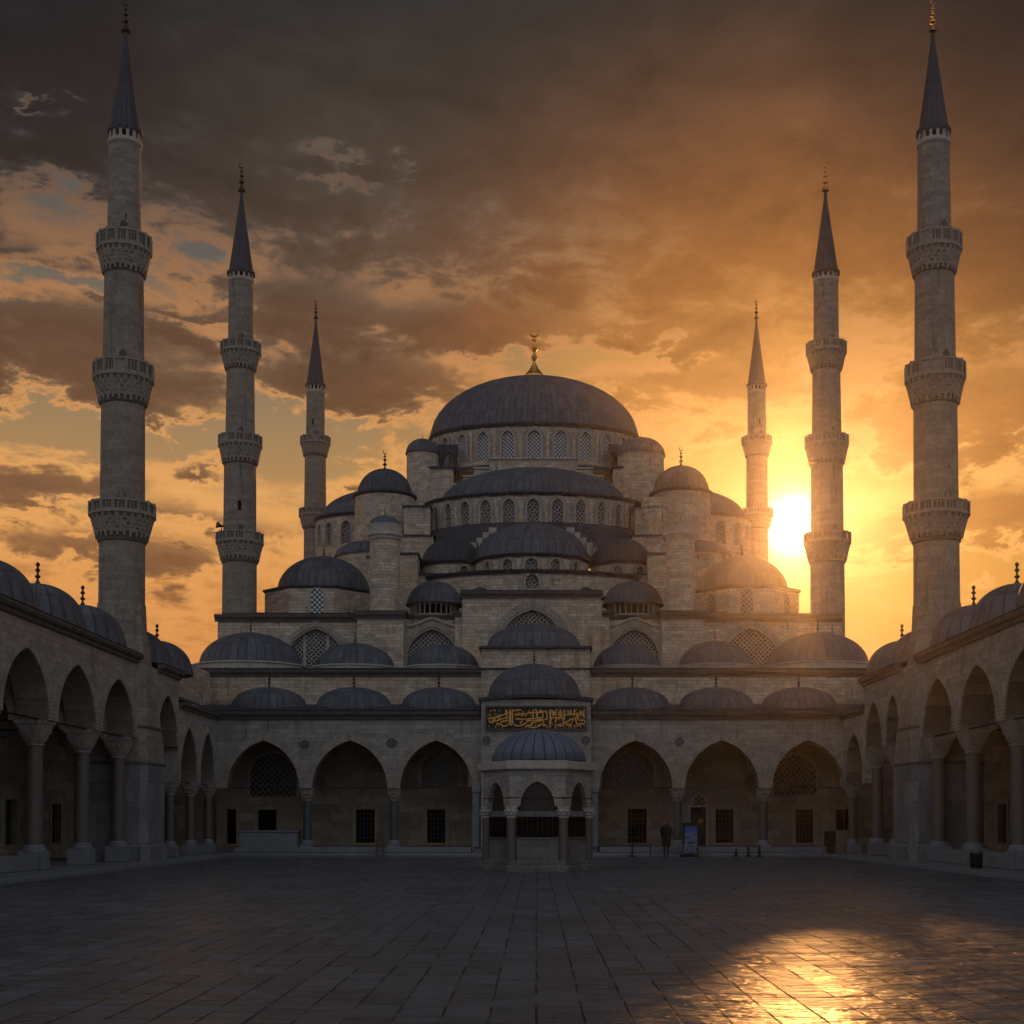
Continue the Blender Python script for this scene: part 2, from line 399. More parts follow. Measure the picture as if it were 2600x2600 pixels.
def lead_dome(x, y, r, z0, h, parent, seams=28, m='lead', skirt=0.0, sk_r=0.0, fin=0.0, fm='bronze', name='dome', sx=1, sy=1, n=48, ribs=0, a0=0, a1=360, crescent=True):
    mb = MB(); prof = dome_prof(r, z0, h)
    if skirt: prof = [(r + sk_r, z0 - skirt), (r + sk_r, z0 - .06), (r + sk_r * .6, z0 + .02), (r + 0.01, z0 + .03)] + prof[1:]
    mb.lathe(x, y, prof, n, sx, sy, a0, a1, seams)
    if ribs:
        for i in range(ribs):
            a = 2 * math.pi * (i + .5) / ribs
            mb.tube([(x + (p[0] + .015) * math.cos(a) * sx, y + (p[0] + .015) * math.sin(a) * sy, p[1] + .01) for p in dome_prof(r, z0, h, 10)[:-1]], .03 + .012 * r, 5)
    o = mb.build(name, m, parent, 40)
    if fin: finial(x, y, z0 + h, fin, o, fm, crescent)
    return o

def capital(mb, x, y, z0, z1, r, half):
    """muqarnas capital: round at the foot, square on top, cut with small stepped niches"""
    rings = []; n = 24
    for k in range(8):
        f = k / 7; e = 2 + 10 * f ** 1.5; w = r * 1.08 + (half - r * 1.08) * (f ** .8)
        if k in (2, 4): w *= 1.05
        rings.append([(x + w * math.copysign(abs(math.cos(a)) ** (2 / e), math.cos(a)), y + w * math.copysign(abs(math.sin(a)) ** (2 / e), math.sin(a)), z0 + (z1 - z0) * f * .86)
                      for a in [2 * math.pi * (i + .5) / n for i in range(n)]])
    mb.loft(rings, True, False)
    mb.box(x - half * 1.04, x + half * 1.04, y - half * 1.04, y + half * 1.04, z0 + (z1 - z0) * .86, z1)
    for k, (f, c) in enumerate(((.3, 8), (.58, 12))):
        w = r + (half - r) * f * 1.05
        for i in range(c):
            a = 2 * math.pi * (i + .5 * k) / c
            mb.tube([(x + (w - .02) * math.cos(a), y + (w - .02) * math.sin(a), z0 + (z1 - z0) * (f - .22)), (x + (w + .06) * math.cos(a), y + (w + .06) * math.sin(a), z0 + (z1 - z0) * f)], [.02, .06], 5)
    mb.lathe(x, y, [(r * 1.0, z0 - .07), (r * 1.17, z0 - .05), (r * 1.17, z0 - .01), (r * 1.02, z0 + .01)], 20)
def column(x, y, zb, zc, zt, r, half, parent, m='granite', ped=None, pedw=.4):
    mb = MB()
    mb.lathe(x, y, [(r * 1.04, zb), (r * 1.0, zb + .3), (r * .93, zc)], 24)
    o = mb.build('column', m, parent, 40)
    mb = MB(); capital(mb, x, y, zc, zt, r * .95, half); mb.build('capital', 'corbel', o, 35)
    mb = MB()
    mb.lathe(x, y, [(r * 1.45, zb - .02), (r * 1.45, zb + .05), (r * 1.3, zb + .09), (r * 1.32, zb + .13), (r * 1.06, zb + .2)], 24)
    if ped is not None: mb.bevbox(x - pedw, x + pedw, y - pedw, y + pedw, ped, zb - .005, .03)
    else: mb.box(x - r * 1.5, x + r * 1.5, y - r * 1.5, y + r * 1.5, zb - .16, zb - .01)
    mb.build('column_base', 'marble', o, 35)
    return o
def cornice(mb, P, u0, u1, z, h=.22, proud=.22, step=99):
    """stepped moulding below a roof edge"""
    prof = [(0.02, z - h), (-proud * .35, z - h), (-proud * .45, z - h * .62), (-proud * .8, z - h * .5), (-proud, z - h * .2), (-proud, z), (0.02, z + .03)]
    k = max(1, int(math.ceil((u1 - u0) / step)))
    for i in range(k):
        a, b = u0 + (u1 - u0) * i / k, u0 + (u1 - u0) * (i + 1) / k
        for p, q in zip(prof, prof[1:]):
            mb.face([P(a, p[1], p[0]), P(b, p[1], p[0]), P(b, q[1], q[0]), P(a, q[1], q[0])])
    for uu in (u0, u1): mb.face([P(uu, p[1], p[0]) for p in prof])

def rect_window(P, u, w, z0, z1, parent, depth=.22, frame=.22, grille=True, m='dark', fm='frame_stone', name='window', arched=False):
    """stone surround with a dark barred opening; the wall has a hole behind it"""
    op = dict(u=u, w=w, zs=z1, za=z1, zb=z0, rect=True)
    mb = MB()
    for a, b, c, d in ((u - w - frame, u - w, z0 - frame * .6, z1 + frame), (u + w, u + w + frame, z0 - frame * .6, z1 + frame)):
        bx(mb, P, a, b, c, d, -.05, .03)
    bx(mb, P, u - w, u + w, z1, z1 + frame, -.05, .03); bx(mb, P, u - w, u + w, z0 - frame * .6, z0, -.05, .03)
    o = mb.build(name, fm, parent)
    mb = MB(); bx(mb, P, u - w, u + w, z0, z1, depth, depth + .04); mb.build('pane', m, o)
    if grille:
        mb = MB()
        for i in range(1, 5): bx(mb, P, u - w + 2 * w * i / 5 - .012, u - w + 2 * w * i / 5 + .012, z0, z1, .06, .085)
        k = max(3, int((z1 - z0) / .22))
        for i in range(1, k): bx(mb, P, u - w, u + w, z0 + (z1 - z0) * i / k - .012, z0 + (z1 - z0) * i / k + .012, .05, .095)
        mb.build('grille', 'bar_metal', o)
    return op
def bx(mb, P, u0, u1, z0, z1, d0, d1, mi=None):
    a = [P(u0, z0, d0), P(u1, z0, d0), P(u1, z0, d1), P(u0, z0, d1), P(u0, z1, d0), P(u1, z1, d0), P(u1, z1, d1), P(u0, z1, d1)]
    for q in ((0, 3, 2, 1), (4, 5, 6, 7), (0, 1, 5, 4), (1, 2, 6, 5), (2, 3, 7, 6), (3, 0, 4, 7)): mb.face([a[i] for i in q], mi=mi)
def lattice_window(P, op, parent, d=.25, m='lat_big', frame=.1, name='window', n=14, mull=False):
    mb = MB(); fill(mb, P, op, d, n)
    if mull:
        for k in (-.42, .42): bx(mb, P, op['u'] + op['w'] * k - .09, op['u'] + op['w'] * k + .09, op['zb'], op['zs'] + (op['za'] - op['zs']) * .78, d - .06, d + .02, 1)
    band(mb, P, op, frame, .05, n, mi=1)
    return mb.build(name, [m, 'trim'], parent)

# ================================================================ SETTING: floor
def paving():
    m, g, b = mat('worn_paving'); uv, pos = uvpos(g)
    p = g.sep(pos)
    wob = g.noise(pos, 0.8, 3); wob2 = g.noise(g.vm('ADD', pos, (31.0, 7.0, 0.0)), 1.2, 3)
    vx = g.m('ADD', p[0], g.m('MULTIPLY_ADD', wob2, 0.03, -0.015))
    vy = g.m('ADD', p[1], g.m('MULTIPLY_ADD', wob, 0.22, -0.11))
    br = g.new('ShaderNodeTexBrick', offset=0.43, offset_frequency=2, squash=1.45, squash_frequency=3)
    g.put(br.inputs['Vector'], g.comb(vy, vx))
    br.inputs['Color1'].default_value = (0.0, 0.0, 0.0, 1); br.inputs['Color2'].default_value = (1, 1, 1, 1); br.inputs['Mortar'].default_value = (0.5, 0.5, 0.5, 1)
    br.inputs['Scale'].default_value = 1; br.inputs['Mortar Size'].default_value = 0.013; br.inputs['Mortar Smooth'].default_value = 0.25
    br.inputs['Brick Width'].default_value = 0.8; br.inputs['Row Height'].default_value = 0.40
    tone = br.outputs[0]; mort = g.m('MULTIPLY', br.outputs[1], g.smooth(g.noise(g.vm('ADD', pos, (3.0, 11.0, 0.0)), 0.9, 4, 0.6), 0.36, 0.58))
    n1 = g.noise(pos, 0.25, 4); stk = g.noise(g.comb(g.m('MULTIPLY', p[0], 1.1), g.m('MULTIPLY', p[1], 4.5), 0.7), 1.0, 6, 0.7); n2 = g.noise(pos, 5, 6, 0.7)
    k = g.m('ADD', g.m('MULTIPLY_ADD', g.sep(tone)[0], 0.32, 0.70), g.m('ADD', g.m('MULTIPLY_ADD', n2, 0.5, -0.25), g.m('ADD', g.m('MULTIPLY_ADD', stk, 0.7, -0.35), g.m('MULTIPLY_ADD', n1, 0.6, -0.3))))
    c = g.mix(1.0, (0.125, 0.132, 0.15), g.comb(k, k, k), 'MULTIPLY')
    c = g.mix(mort, c, (0.024, 0.024, 0.025))
    g.put(b.inputs['Base Color'], c)
    worn = g.noise(pos, 1.1, 5, 0.6)
    rgh = g.m('ADD', g.m('MULTIPLY_ADD', stk, 0.26, g.m('MULTIPLY_ADD', worn, 0.26, 0.02)), g.m('ADD', g.m('MULTIPLY', mort, 0.3), g.m('MULTIPLY', g.sep(tone)[0], 0.12)))
    g.put(b.inputs['Roughness'], rgh)
    b.inputs['Specular IOR Level'].default_value = 0.17
    und = g.noise(g.comb(g.m('MULTIPLY', p[0], 1.3), g.m('MULTIPLY', p[1], 2.6), 4.0), 1.0, 4, 0.55)
    h = g.m('ADD', g.m('MULTIPLY', mort, -1.0), g.m('ADD', g.m('MULTIPLY', n2, 0.22), g.m('ADD', g.m('MULTIPLY', und, 6.5), g.m('MULTIPLY', g.sep(tone)[0], 0.25))))
    g.put(b.inputs['Normal'], g.bump(h, 0.6, 0.03))
    return m
M['paving'] = paving()
mb = MB(); mb.face([(-150, -120, 0), (150, -120, 0), (150, 150, 0), (-150, 150, 0)])
tag(mb.build('courtyard_floor', 'paving', loc=(0, 0, 0)), kind='structure')
XL, XR = 15.3, 14.7
mb = MB()
mb.bevbox(-XL - 5.6, -XL + 1.3, 22, 70, -.1, .13, .02); mb.build('walkway', 'marble')
tag(bpy.data.objects['walkway'], kind='structure')
mb = MB(); mb.bevbox(XR - 1.2, XR + 5.6, 22, 70, -.1, .13, .02); tag(mb.build('walkway', 'marble'), kind='structure')
YB = 66.0
mb = MB(); mb.bevbox(XO(425, YB), XO(1600, YB), YB - .75, YB + 6, -.1, .16, .02); mb.bevbox(XO(448, YB), XO(890, YB), YB - .42, YB + 6, .165, .42, .03); mb.bevbox(XO(1130, YB), XO(1572, YB), YB - .42, YB + 6, .165, .42, .03)
tag(mb.build('portico_step', 'marble'), kind='structure')

# ================================================================ SIDE ARCADES
def side_arcade(s, XF, cols, tall, low, label, lowwall, doors, wins, endY):
    T = thing('arcade', (s * (XF + 2), 45, 0), label, 'arcade', 'arcades round the courtyard')
    P = wallX(s * XF, s)
    SP, AP, TOP = 4.83, 6.88, 8.0
    SPL, APL, TOPL = 3.36, 5.78, 6.75
    # wall with arches
    mb = MB(); ops = []
    for a, b in tall:
        hw = (b - a) / 2 - (.38 if b - a > 4 else .3)
        ops.append(dict(u=(a + b) / 2, w=hw, zs=SP, za=AP, zb=SP, c=.36))
    y0 = tall[0][0]; y1 = tall[-1][1]
    arch_wall(mb, P, y0 - .5, y1 + .02, SP, TOP - .2, 1.0, ops, n=20, soffit=1)
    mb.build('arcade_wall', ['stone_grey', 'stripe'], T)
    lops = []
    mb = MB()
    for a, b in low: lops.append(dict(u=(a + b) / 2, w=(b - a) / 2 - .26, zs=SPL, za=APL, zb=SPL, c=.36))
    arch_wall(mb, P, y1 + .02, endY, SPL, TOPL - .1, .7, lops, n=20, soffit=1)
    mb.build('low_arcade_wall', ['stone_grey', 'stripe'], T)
    for i_, op in enumerate(ops + lops):
        mb = MB(); band(mb, P, op, .3, .05 + .009 * (i_ % 2), leg=False); mb.build('archivolt', 'voussoir', T)
    # cornices, roofs
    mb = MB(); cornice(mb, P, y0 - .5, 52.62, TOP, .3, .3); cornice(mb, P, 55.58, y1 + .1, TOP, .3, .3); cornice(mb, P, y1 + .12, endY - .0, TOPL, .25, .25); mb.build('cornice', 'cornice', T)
    mb = MB()
    x = lambda d: s * (XF + d)
    for (z, dz, ya, yb, dd) in ((TOP, .25, y0 - .5, y1 + .05, 5.2),):
        for ya_, yb_, o_ in ((ya, 52.62, -.3), (52.62, 55.58, .03), (55.58, yb, -.3)): mb.face([(x(o_), ya_, z + .035), (x(o_), yb_, z + .035), (x(1.2), yb_, z + dz), (x(1.2), ya_, z + dz)])
        mb.face([(x(1.2), ya, z + dz), (x(1.2), yb, z + dz), (x(dd), yb, z + dz), (x(dd), ya, z + dz)])
        mb.face([(x(-.3), yb, z + .035), (x(1.2), yb, z + dz), (x(dd), yb, z + dz), (x(dd), yb, z - .4), (x(-.0), yb, z - .4)])
    mb.face([(x(-.25), y1 + .1, TOPL + .035), (x(-.25), endY, TOPL + .035), (x(2.0), endY + 1.4, TOPL + 1.0), (x(2.0), y1 + .1, TOPL + 1.0)])
    mb.build('roof', 'lead_dark', T)
    # ceiling and transverse arches
    mb = MB(); mb.box(min(x(.9), x(5.2)), max(x(.9), x(5.2)), y0 - .5, y1, TOP - .75, TOP - .6)
    mb.box(min(x(.7), x(5.2)), max(x(.7), x(5.2)), y1 + .01, endY, TOPL - .4, TOPL - .3); mb.build('ceiling', 'plaster', T)
    for yc in cols:
        if yc > y1 + .1: continue
        mb = MB(); Pt = lambda u, z, d: (s * (XF + u), yc - .35 + d, z)
        arch_wall(mb, Pt, .98, 5.0, SP, TOP - .75, .7, [dict(u=3.0, w=1.75, zs=SP, za=AP - .15, zb=SP)], n=14, soffit=1)
        mb.build('transverse_arch', ['stone_inner', 'stripe'], T)
    # rear wall
    mb = MB(); Pr = wallX(s * (XF + 5.0), s); rops = []
    for (yy, w, z0, z1) in wins + [d[:4] for d in doors]: rops.append(dict(u=yy, w=w, zs=z1, za=z1, zb=z0, rect=True))
    arch_wall(mb, Pr, y0 - .5, 79, -.05, TOP - .1, .5, rops); mb.box(min(x(-.2), x(5.0)) , max(x(-.2), x(5.0)) - .002, 70.75, 71.2, -.05, TOP - .1)
    mb.build('rear_wall', 'stone_inner', T)
    for (yy, w, z0, z1) in wins: rect_window(Pr, yy, w, z0, z1, T)
    for (yy, w, z0, z1) in doors:
        rect_window(Pr, yy, w, z0, z1, T, frame=.4, grille=False, m='wood', fm='trim', name='door', depth=.3)
        mb = MB(); op = dict(u=yy, w=w * 1.0, zs=z1 + .05, za=z1 + .75, zb=z1 + .05); band(mb, Pr, op, .25, .1); bx(mb, Pr, yy - w - .8, yy + w + .8, z1 + 1.25, z1 + 1.5, -.3, .02); mb.build('portal_hood', 'trim', T)
    # columns
    proto = None
    for yc in cols:
        if yc < 52.7 or (s > 0 and 55.2 < yc < 61.7):
            tall_c = True
        else: tall_c = False
        if tall_c:
            if proto is None: proto = column(s * (XF + .55), yc, .72, 4.1, SP, .265, .48, T, 'granite', .13, .37)
            else: dup(proto, (s * (XF + .55), yc, .72), T)
    lp = None
    for yc in cols:
        if (s < 0 and yc > 58) or (s > 0 and yc > 61.7):
            if lp is None: lp = column(s * (XF + .35), yc, .62, 2.85, SPL, .2, .36, T, 'granite', .13, .34)
            else: dup(lp, (s * (XF + .35), yc, .62), T)
    # tie rods
    rods = []
    for a, b in zip(cols, cols[1:]):
        if b < 52.7: rods += [([(s * (XF + .3), a + .3, SP + .03), (s * (XF + .3), b - .3, SP + .03)], .035), ([(s * (XF + .55), a, SP + .02), (s * (XF + 5), a, SP + .02)], .035)]
    for a, b in low: rods.append(([(s * (XF + .3), a, SPL + .02), (s * (XF + .3), b, SPL + .02)], .03))
    for p_, r_ in rods: mb = MB(); mb.tube(p_, r_, 6); mb.build('tie_rod', 'iron', T)
    # low marble walls between the columns
    for a, b in lowwall: mb = MB(); mb.bevbox(min(x(.25), x(.75)), max(x(.25), x(.75)), a + .46, b - .46, .13, .62, .03); mb.build('parapet', 'marble', T)
    # domes
    d0 = None
    ys = [36.65, 41.2, 45.75, 50.3, 56.4, 60.2]
    for yy in ys:
        w = (s * (XF + 1.32), yy, TOP + .05)
        if d0 is None: d0 = lead_dome(w[0], w[1], 1.5, TOP + .3, 1.27, T, 20, 'lead', .25, .06, .72, crescent=False)
        else: dup(d0, (w[0], w[1], TOP + .05), T)
    return T

L = side_arcade(-1, XL, [34.4, 38.95, 43.5, 48.05, 52.2, 58.8, 62.3, 65.7],
    [(29.85, 34.4), (34.4, 38.95), (38.95, 43.5), (43.5, 48.05), (48.05, 52.6), (55.1, 58.8)], [(58.8, 62.3), (62.3, 65.6)],
    'shadowed stone arcade with lead domes along the left side of the courtyard',
    [(34.4, 38.95), (38.95, 43.5)], [(65.0, .62, .13, 2.6)], [(43.6, .6, .75, 2.5), (48.4, .6, .75, 2.5), (53.2, .6, .75, 2.5), (58.2, .55, .75, 2.4)], 66.0)
Rr = side_arcade(1, XR, [34.4, 38.95, 43.5, 48.05, 52.2, 58.1, 61.6, 65.6],
    [(29.85, 34.4), (34.4, 38.95), (38.95, 43.5), (43.5, 48.05), (48.05, 52.6), (55.1, 58.1), (58.1, 61.6)], [(61.6, 65.6)],
    'shadowed stone arcade with lead domes along the right side of the courtyard',
    [(34.4, 38.95), (38.95, 43.5), (43.5, 48.05), (48.05, 52.6)], [(64.8, .62, .13, 2.6)], [(43.6, .6, .75, 2.5), (48.4, .6, .75, 2.5), (53.2, .6, .75, 2.5), (58.2, .55, .75, 2.4)], 66.0)

# ================================================================ BACK PORTICO
PT = thing('portico', (0, 68, 0), 'arcaded portico with six pointed arches and lead domes across the far end of the courtyard', 'portico', 'arcades round the courtyard')
Pf = wallY(YB)
sc66 = YB / F
zsp, zap = ZO(1487, YB), ZO(1397, YB)
bays = [(497, 68), (660, 71), (823, 68), (1200, 69), (1362, 70), (1525, 68)]
ops = [dict(u=XO(c, YB, 1450), w=h * sc66, zs=zsp, za=zap, zb=zsp, c=.34) for c, h in bays]
ztop = ZO(1356, YB)
mb = MB(); arch_wall(mb, Pf, -XL, XO(893, YB), zsp, ztop, .8, ops[:3], n=24, soffit=1); arch_wall(mb, Pf, XO(1125, YB), XR, zsp, ztop, .8, ops[3:], n=24, soffit=1)
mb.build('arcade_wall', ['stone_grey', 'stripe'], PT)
for i_, op in enumerate(ops):
    mb = MB(); band(mb, Pf, op, .40, .05 + .009 * (i_ % 2), 24, leg=False); mb.build('archivolt', 'voussoir', PT)
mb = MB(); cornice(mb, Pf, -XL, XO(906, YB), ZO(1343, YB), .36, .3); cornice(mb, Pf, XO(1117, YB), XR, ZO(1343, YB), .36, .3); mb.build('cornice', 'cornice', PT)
mb = MB()
zr = ZO(1343, YB) + .04
for a, b in ((-XL - 1.9, XO(906, YB)), (XO(1117, YB), XR + 1.9)):
    mb.face([(a, YB - .32, zr), (b, YB - .32, zr), (b, YB + 1.2, zr + .3), (a, YB + 1.2, zr + .3)]); mb.face([(a, YB + 1.2, zr + .3), (b, YB + 1.2, zr + .3), (b, 71, zr + .75), (a, 71, zr + .75)])
mb.build('roof', 'lead_dark', PT)
mb = MB(); mb.box(-XL, XR, YB + .75, 70.3, zap + .25, zap + .4); mb.build('ceiling', 'plaster', PT)
# columns of the portico
cproto = None
for cx in (577, 742, 1280, 1443):
    w = (XO(cx, YB, 1550), YB + .4, .56)
    if cproto is None: cproto = column(w[0], w[1], .56, ZO(1509, YB), zsp, .205, .34, PT, 'granite_green', None)
    else: dup(cproto, w, PT)
# transverse arches
for cx in (577, 742, 893, 1125, 1280, 1443):
    X0 = XO(cx, YB, 1450); mb = MB(); Pt = lambda u, z, d: (X0 - .3 + d, u, z)
    arch_wall(mb, Pt, YB + .8, 70.2, zsp, zap + .26, .6, [dict(u=YB + 2.5, w=1.6, zs=zsp, za=zap - .1, zb=zsp)], n=14, soffit=1); mb.build('transverse_arch', ['stone_inner', 'stripe'], PT)
# rear wall with windows and doors
YR = 70.2; Pr = wallY(YR)
def rw(x0, x1, y0, y1): return (XO((x0 + x1) / 2, YR, 1550), (x1 - x0) / 2 * YR / F, ZO(y1, YR), ZO(y0, YR))
WN = [rw(672, 707, 1527, 1590), rw(806, 840, 1527, 1590), rw(487, 522, 1528, 1590), rw(1184, 1220, 1526, 1590), rw(1350, 1384, 1527, 1590), rw(1501, 1534, 1527, 1590), rw(1577, 1606, 1527, 1566), rw(428, 446, 1527, 1592)]
DR = rw(1303, 1332, 1523, 1597)
rops = [dict(u=w[0], w=w[1], zs=w[3], za=w[3], zb=w[2], rect=True) for w in WN + [DR]]
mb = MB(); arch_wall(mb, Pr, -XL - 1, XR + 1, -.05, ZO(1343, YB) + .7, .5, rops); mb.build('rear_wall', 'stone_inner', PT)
for i, w in enumerate(WN): rect_window(Pr, *w, PT, grille=(i in (0, 1, 3, 4, 5)))
rect_window(Pr, *DR, PT, frame=.1, grille=False, m='wood', fm='trim', name='door')
bm_ = MB(); bm_.box(XO(1322, YR, 1550) - .13, XO(1322, YR, 1550) + .13, YR + .19, YR + .215, ZO(1553, YR), ZO(1545, YR)); bm_.build('notice', 'orange', PT)
mb = MB(); op = dict(u=XO(1319, YR, 1500), w=.33, zs=ZO(1515, YR), za=ZO(1500, YR), zb=ZO(1519, YR)); lattice_window(Pr, op, PT, -.02, 'lat_dim', .08)
for (x0, x1, yt, yb_) in ((472, 560, 1420, 1502), (795, 865, 1418, 1484), (1160, 1233, 1418, 1484), (1459, 1540, 1424, 1500)):
    u, w = XO((x0 + x1) / 2, YR, 1450), (x1 - x0) / 2 * YR / F
    op = dict(u=u, w=w, zs=ZO(yb_ - 38, YR), za=ZO(yt, YR), zb=ZO(yb_, YR)); lattice_window(Pr, op, PT, -.03, 'lat_dim', .12)
# row of domes
d0 = None
for cx in (508, 668, 828, 1193, 1351, 1507):
    w = (XO(cx, 68.6, 1320), 68.6, ZO(1347, 68.6))
    if d0 is None: d0 = lead_dome(w[0], w[1], 1.84, w[2] + .42, ZO(1297, 68.6) - w[2] - .42, PT, 32, 'lead', .42, .13, .66, crescent=False)
    else: dup(d0, w, PT)
# central portal block with its dome
YC = YB - .55; Pc = wallY(YC)
xa, xb = XO(908, YC), XO(1115, YC)
mb = MB(); arch_wall(mb, Pc, xa, xb, .42, ZO(1320, YC), 4.6, [dict(u=XO(1011, YC), w=1.35, zs=2.6, za=3.7, zb=.42)], n=16); mb.build('portal_block', 'stone_grey', PT)
mb = MB(); fill(mb, Pc, dict(u=XO(1011, YC), w=1.35, zs=2.6, za=3.7, zb=.42), 1.2); mb.build('portal_door', 'wood', PT)
mb = MB()
for i in range(20):
    t0, t1 = i / 20, (i + 1) / 20
    f = lambda t: ZO(1321, YC) + .17 * (1 - (2 * t - 1) ** 2)
    for dz, pr in ((0, .16),):
        for (za, zb_, d) in ((-.05, .1, -pr),):
            ua, ub = xa - .12 + (xb - xa + .24) * t0, xa - .12 + (xb - xa + .24) * t1
            a = [(ua, f(t0) + za), (ub, f(t1) + za), (ub, f(t1) + zb_), (ua, f(t0) + zb_)]
            mb.face([Pc(*q, d) for q in a]); mb.face([Pc(*q, 4.6) for q in a])
            mb.face([Pc(*a[0], d), Pc(*a[1], d), Pc(*a[1], 4.6), Pc(*a[0], 4.6)]); mb.face([Pc(*a[3], d), Pc(*a[2], d), Pc(*a[2], 4.6), Pc(*a[3], 4.6)])
mb.build('portal_roof', 'lead_dark', PT)
lead_dome(XO(1008, 68.4), 68.4, 2.25, ZO(1314, 68.4) + .1, ZO(1253, 68.4) - ZO(1314, 68.4) - .1, PT, 34, 'lead', .5, .08, .75)
mb = MB()
mb.box(XO(891, YB, 1450), XO(909, YC), YB + .003, 70.1, .16, ztop); mb.box(XO(1114, YC), XO(1127, YB, 1450), YB + .003, 70.1, .16, ztop); mb.build('side_pier', 'stone_grey', PT)
for cx in (899, 1122):
    mb = MB(); X0 = XO(cx, YB - .1); mb.bevbox(X0 - .14, X0 + .14, YB - .22, YB + .0, .42, zsp, .02); mb.bevbox(X0 - .2, X0 + .2, YB - .28, YB + .0, zsp - .22, zsp + .004, .03); mb.build('pilaster', 'marble', PT)
for (cx, cy_, rr, Yq) in ((918, 1397, 7, YC), (1105, 1397, 7, YC), (739, 1402, 8, YB), (575, 1405, 7, YB), (1282, 1400, 7, YB)):
    x0, z0 = UN(cx, cy_, Yq); r0 = rr * Yq / F; mb = MB(); n = 18
    rings = [[(x0 + r * math.cos(2 * math.pi * i / n), Yq - d, z0 + r * math.sin(2 * math.pi * i / n)) for i in range(n)] for r, d in ((r0 * 1.2, -.01), (r0 * 1.2, .03), (r0, .03), (r0 * .9, .008))]
    mb.loft(rings); mb.face(rings[-1]); mb.build('roundel', 'granite_green', PT, 30)
for a, b in ((425, 577), (577, 742), (742, 893), (1125, 1280), (1280, 1443), (1443, 1600)): mb = MB(); mb.tube([(XO(a, YB, 1487), YB + .3, zsp + .03), (XO(b, YB, 1487), YB + .3, zsp + .03)], .032, 6); mb.build('tie_rod', 'iron', PT)

# the gilt inscription over the portal
IP = thing('inscription_panel', (XO(1011, YC), YC, ZO(1374, YC)), 'dark rectangular panel of gilt calligraphy over the portal, above the fountain dome', 'inscription')
zx = lambda x: XO((1220 + x * 280 / 1932) * 1932 / 2600, YC, 1355)
zy = lambda y: ZO((1780 + y * 280 / 1932) * 1932 / 2600, YC)
mb = MB(); bx(mb, Pc, zx(104), zx(1842), zy(486), zy(112), -.06, .01); mb.build('panel', 'wood', IP)
mb = MB()
for a, b, c, d in ((84, 1862, 112, 84), (84, 104, 500, 112), (1842, 1862, 500, 112), (84, 1862, 512, 488)): bx(mb, Pc, zx(a), zx(b), zy(c), zy(d), -.12, .01)
mb.build('frame', 'granite_green', IP)
strokes = [
 [(512,148),(512,405)], [(524,148),(524,380),(490,410),(440,440),(390,435),(358,400),(370,370),(420,350),(475,340)], [(560,148),(560,360),(590,410),(640,438),(720,432),(780,395),(835,350),(920,345),(1000,335),(1100,325),(1170,318)],
 [(590,240),(640,235),(700,245),(760,235),(830,215),(900,207),(980,205),(1060,205),(1110,190)], [(610,318),(700,320),(800,318),(900,312),(1000,302),(1090,298)], [(920,150),(920,315)], [(985,150),(985,290)], [(1045,150),(1045,200)],
 [(1110,180),(1150,200),(1170,260),(1165,310)], [(865,440),(900,400),(970,370),(1040,350),(1095,345),(1100,385),(1050,420),(980,460),(930,470),(880,455),(865,425)], [(1220,148),(1220,460)], [(1232,148),(1230,300),(1290,290),(1350,300),(1420,270)],
 [(1320,400),(1315,330),(1370,300),(1430,305),(1450,390)], [(1405,450),(1460,400),(1530,350),(1600,325),(1660,315),(1680,380),(1715,430)], [(1480,245),(1560,240),(1650,232)], [(1640,150),(1640,240)], [(1580,150),(1580,250)], [(1465,150),(1465,340)], [(1405,150),(1410,260)], [(1320,150),(1318,240)], [(1260,160),(1265,250)],
 [(1810,150),(1810,300)], [(1740,345),(1820,345),(1815,400),(1760,395),(1735,440)], [(240,300),(320,270),(400,245),(455,220)], [(250,350),(330,335),(400,310),(465,300)], [(460,160),(462,300)], [(440,150),(450,215)], [(130,310),(200,305),(260,330),(180,380),(140,345)], [(270,435),(300,405),(345,400)],
 [(530,390),(545,440)], [(700,410),(705,380),(740,345)], [(1340,430),(1385,420),(1400,450)], [(1500,400),(1580,440),(1590,370)], [(1640,430),(1640,460)], [(1090,430),(1130,420),(1170,465)], [(780,445),(860,440)], [(600,180),(650,160),(720,160)], [(1010,200),(1090,170)], [(1090,210),(1090,290)],
 [(640,270),(650,250)], [(740,180),(740,230)], [(1530,160),(1535,220)], [(1750,160),(1750,250)], [(1690,200),(1700,330)], [(1370,180),(1372,260)], [(1290,180),(1290,260)]]
mb = MB()
def ribbon(pts, w):
    q = []
    for i in range(len(pts) - 1):
        for k in range(5):
            t = k / 5
            p0 = pts[max(i - 1, 0)]; p1 = pts[i]; p2 = pts[i + 1]; p3 = pts[min(i + 2, len(pts) - 1)]
            q.append(tuple(.5 * ((2 * p1[c]) + (-p0[c] + p2[c]) * t + (2 * p0[c] - 5 * p1[c] + 4 * p2[c] - p3[c]) * t * t + (-p0[c] + 3 * p1[c] - 3 * p2[c] + p3[c]) * t ** 3) for c in (0, 1)))
    q.append(pts[-1])
    mb.tube([(zx(a), YC - .07, zy(b)) for a, b in q], [w * (.7 + .5 * abs(math.sin(i * .35))) for i in range(len(q))], 5)
for st in strokes: ribbon(st, .03)
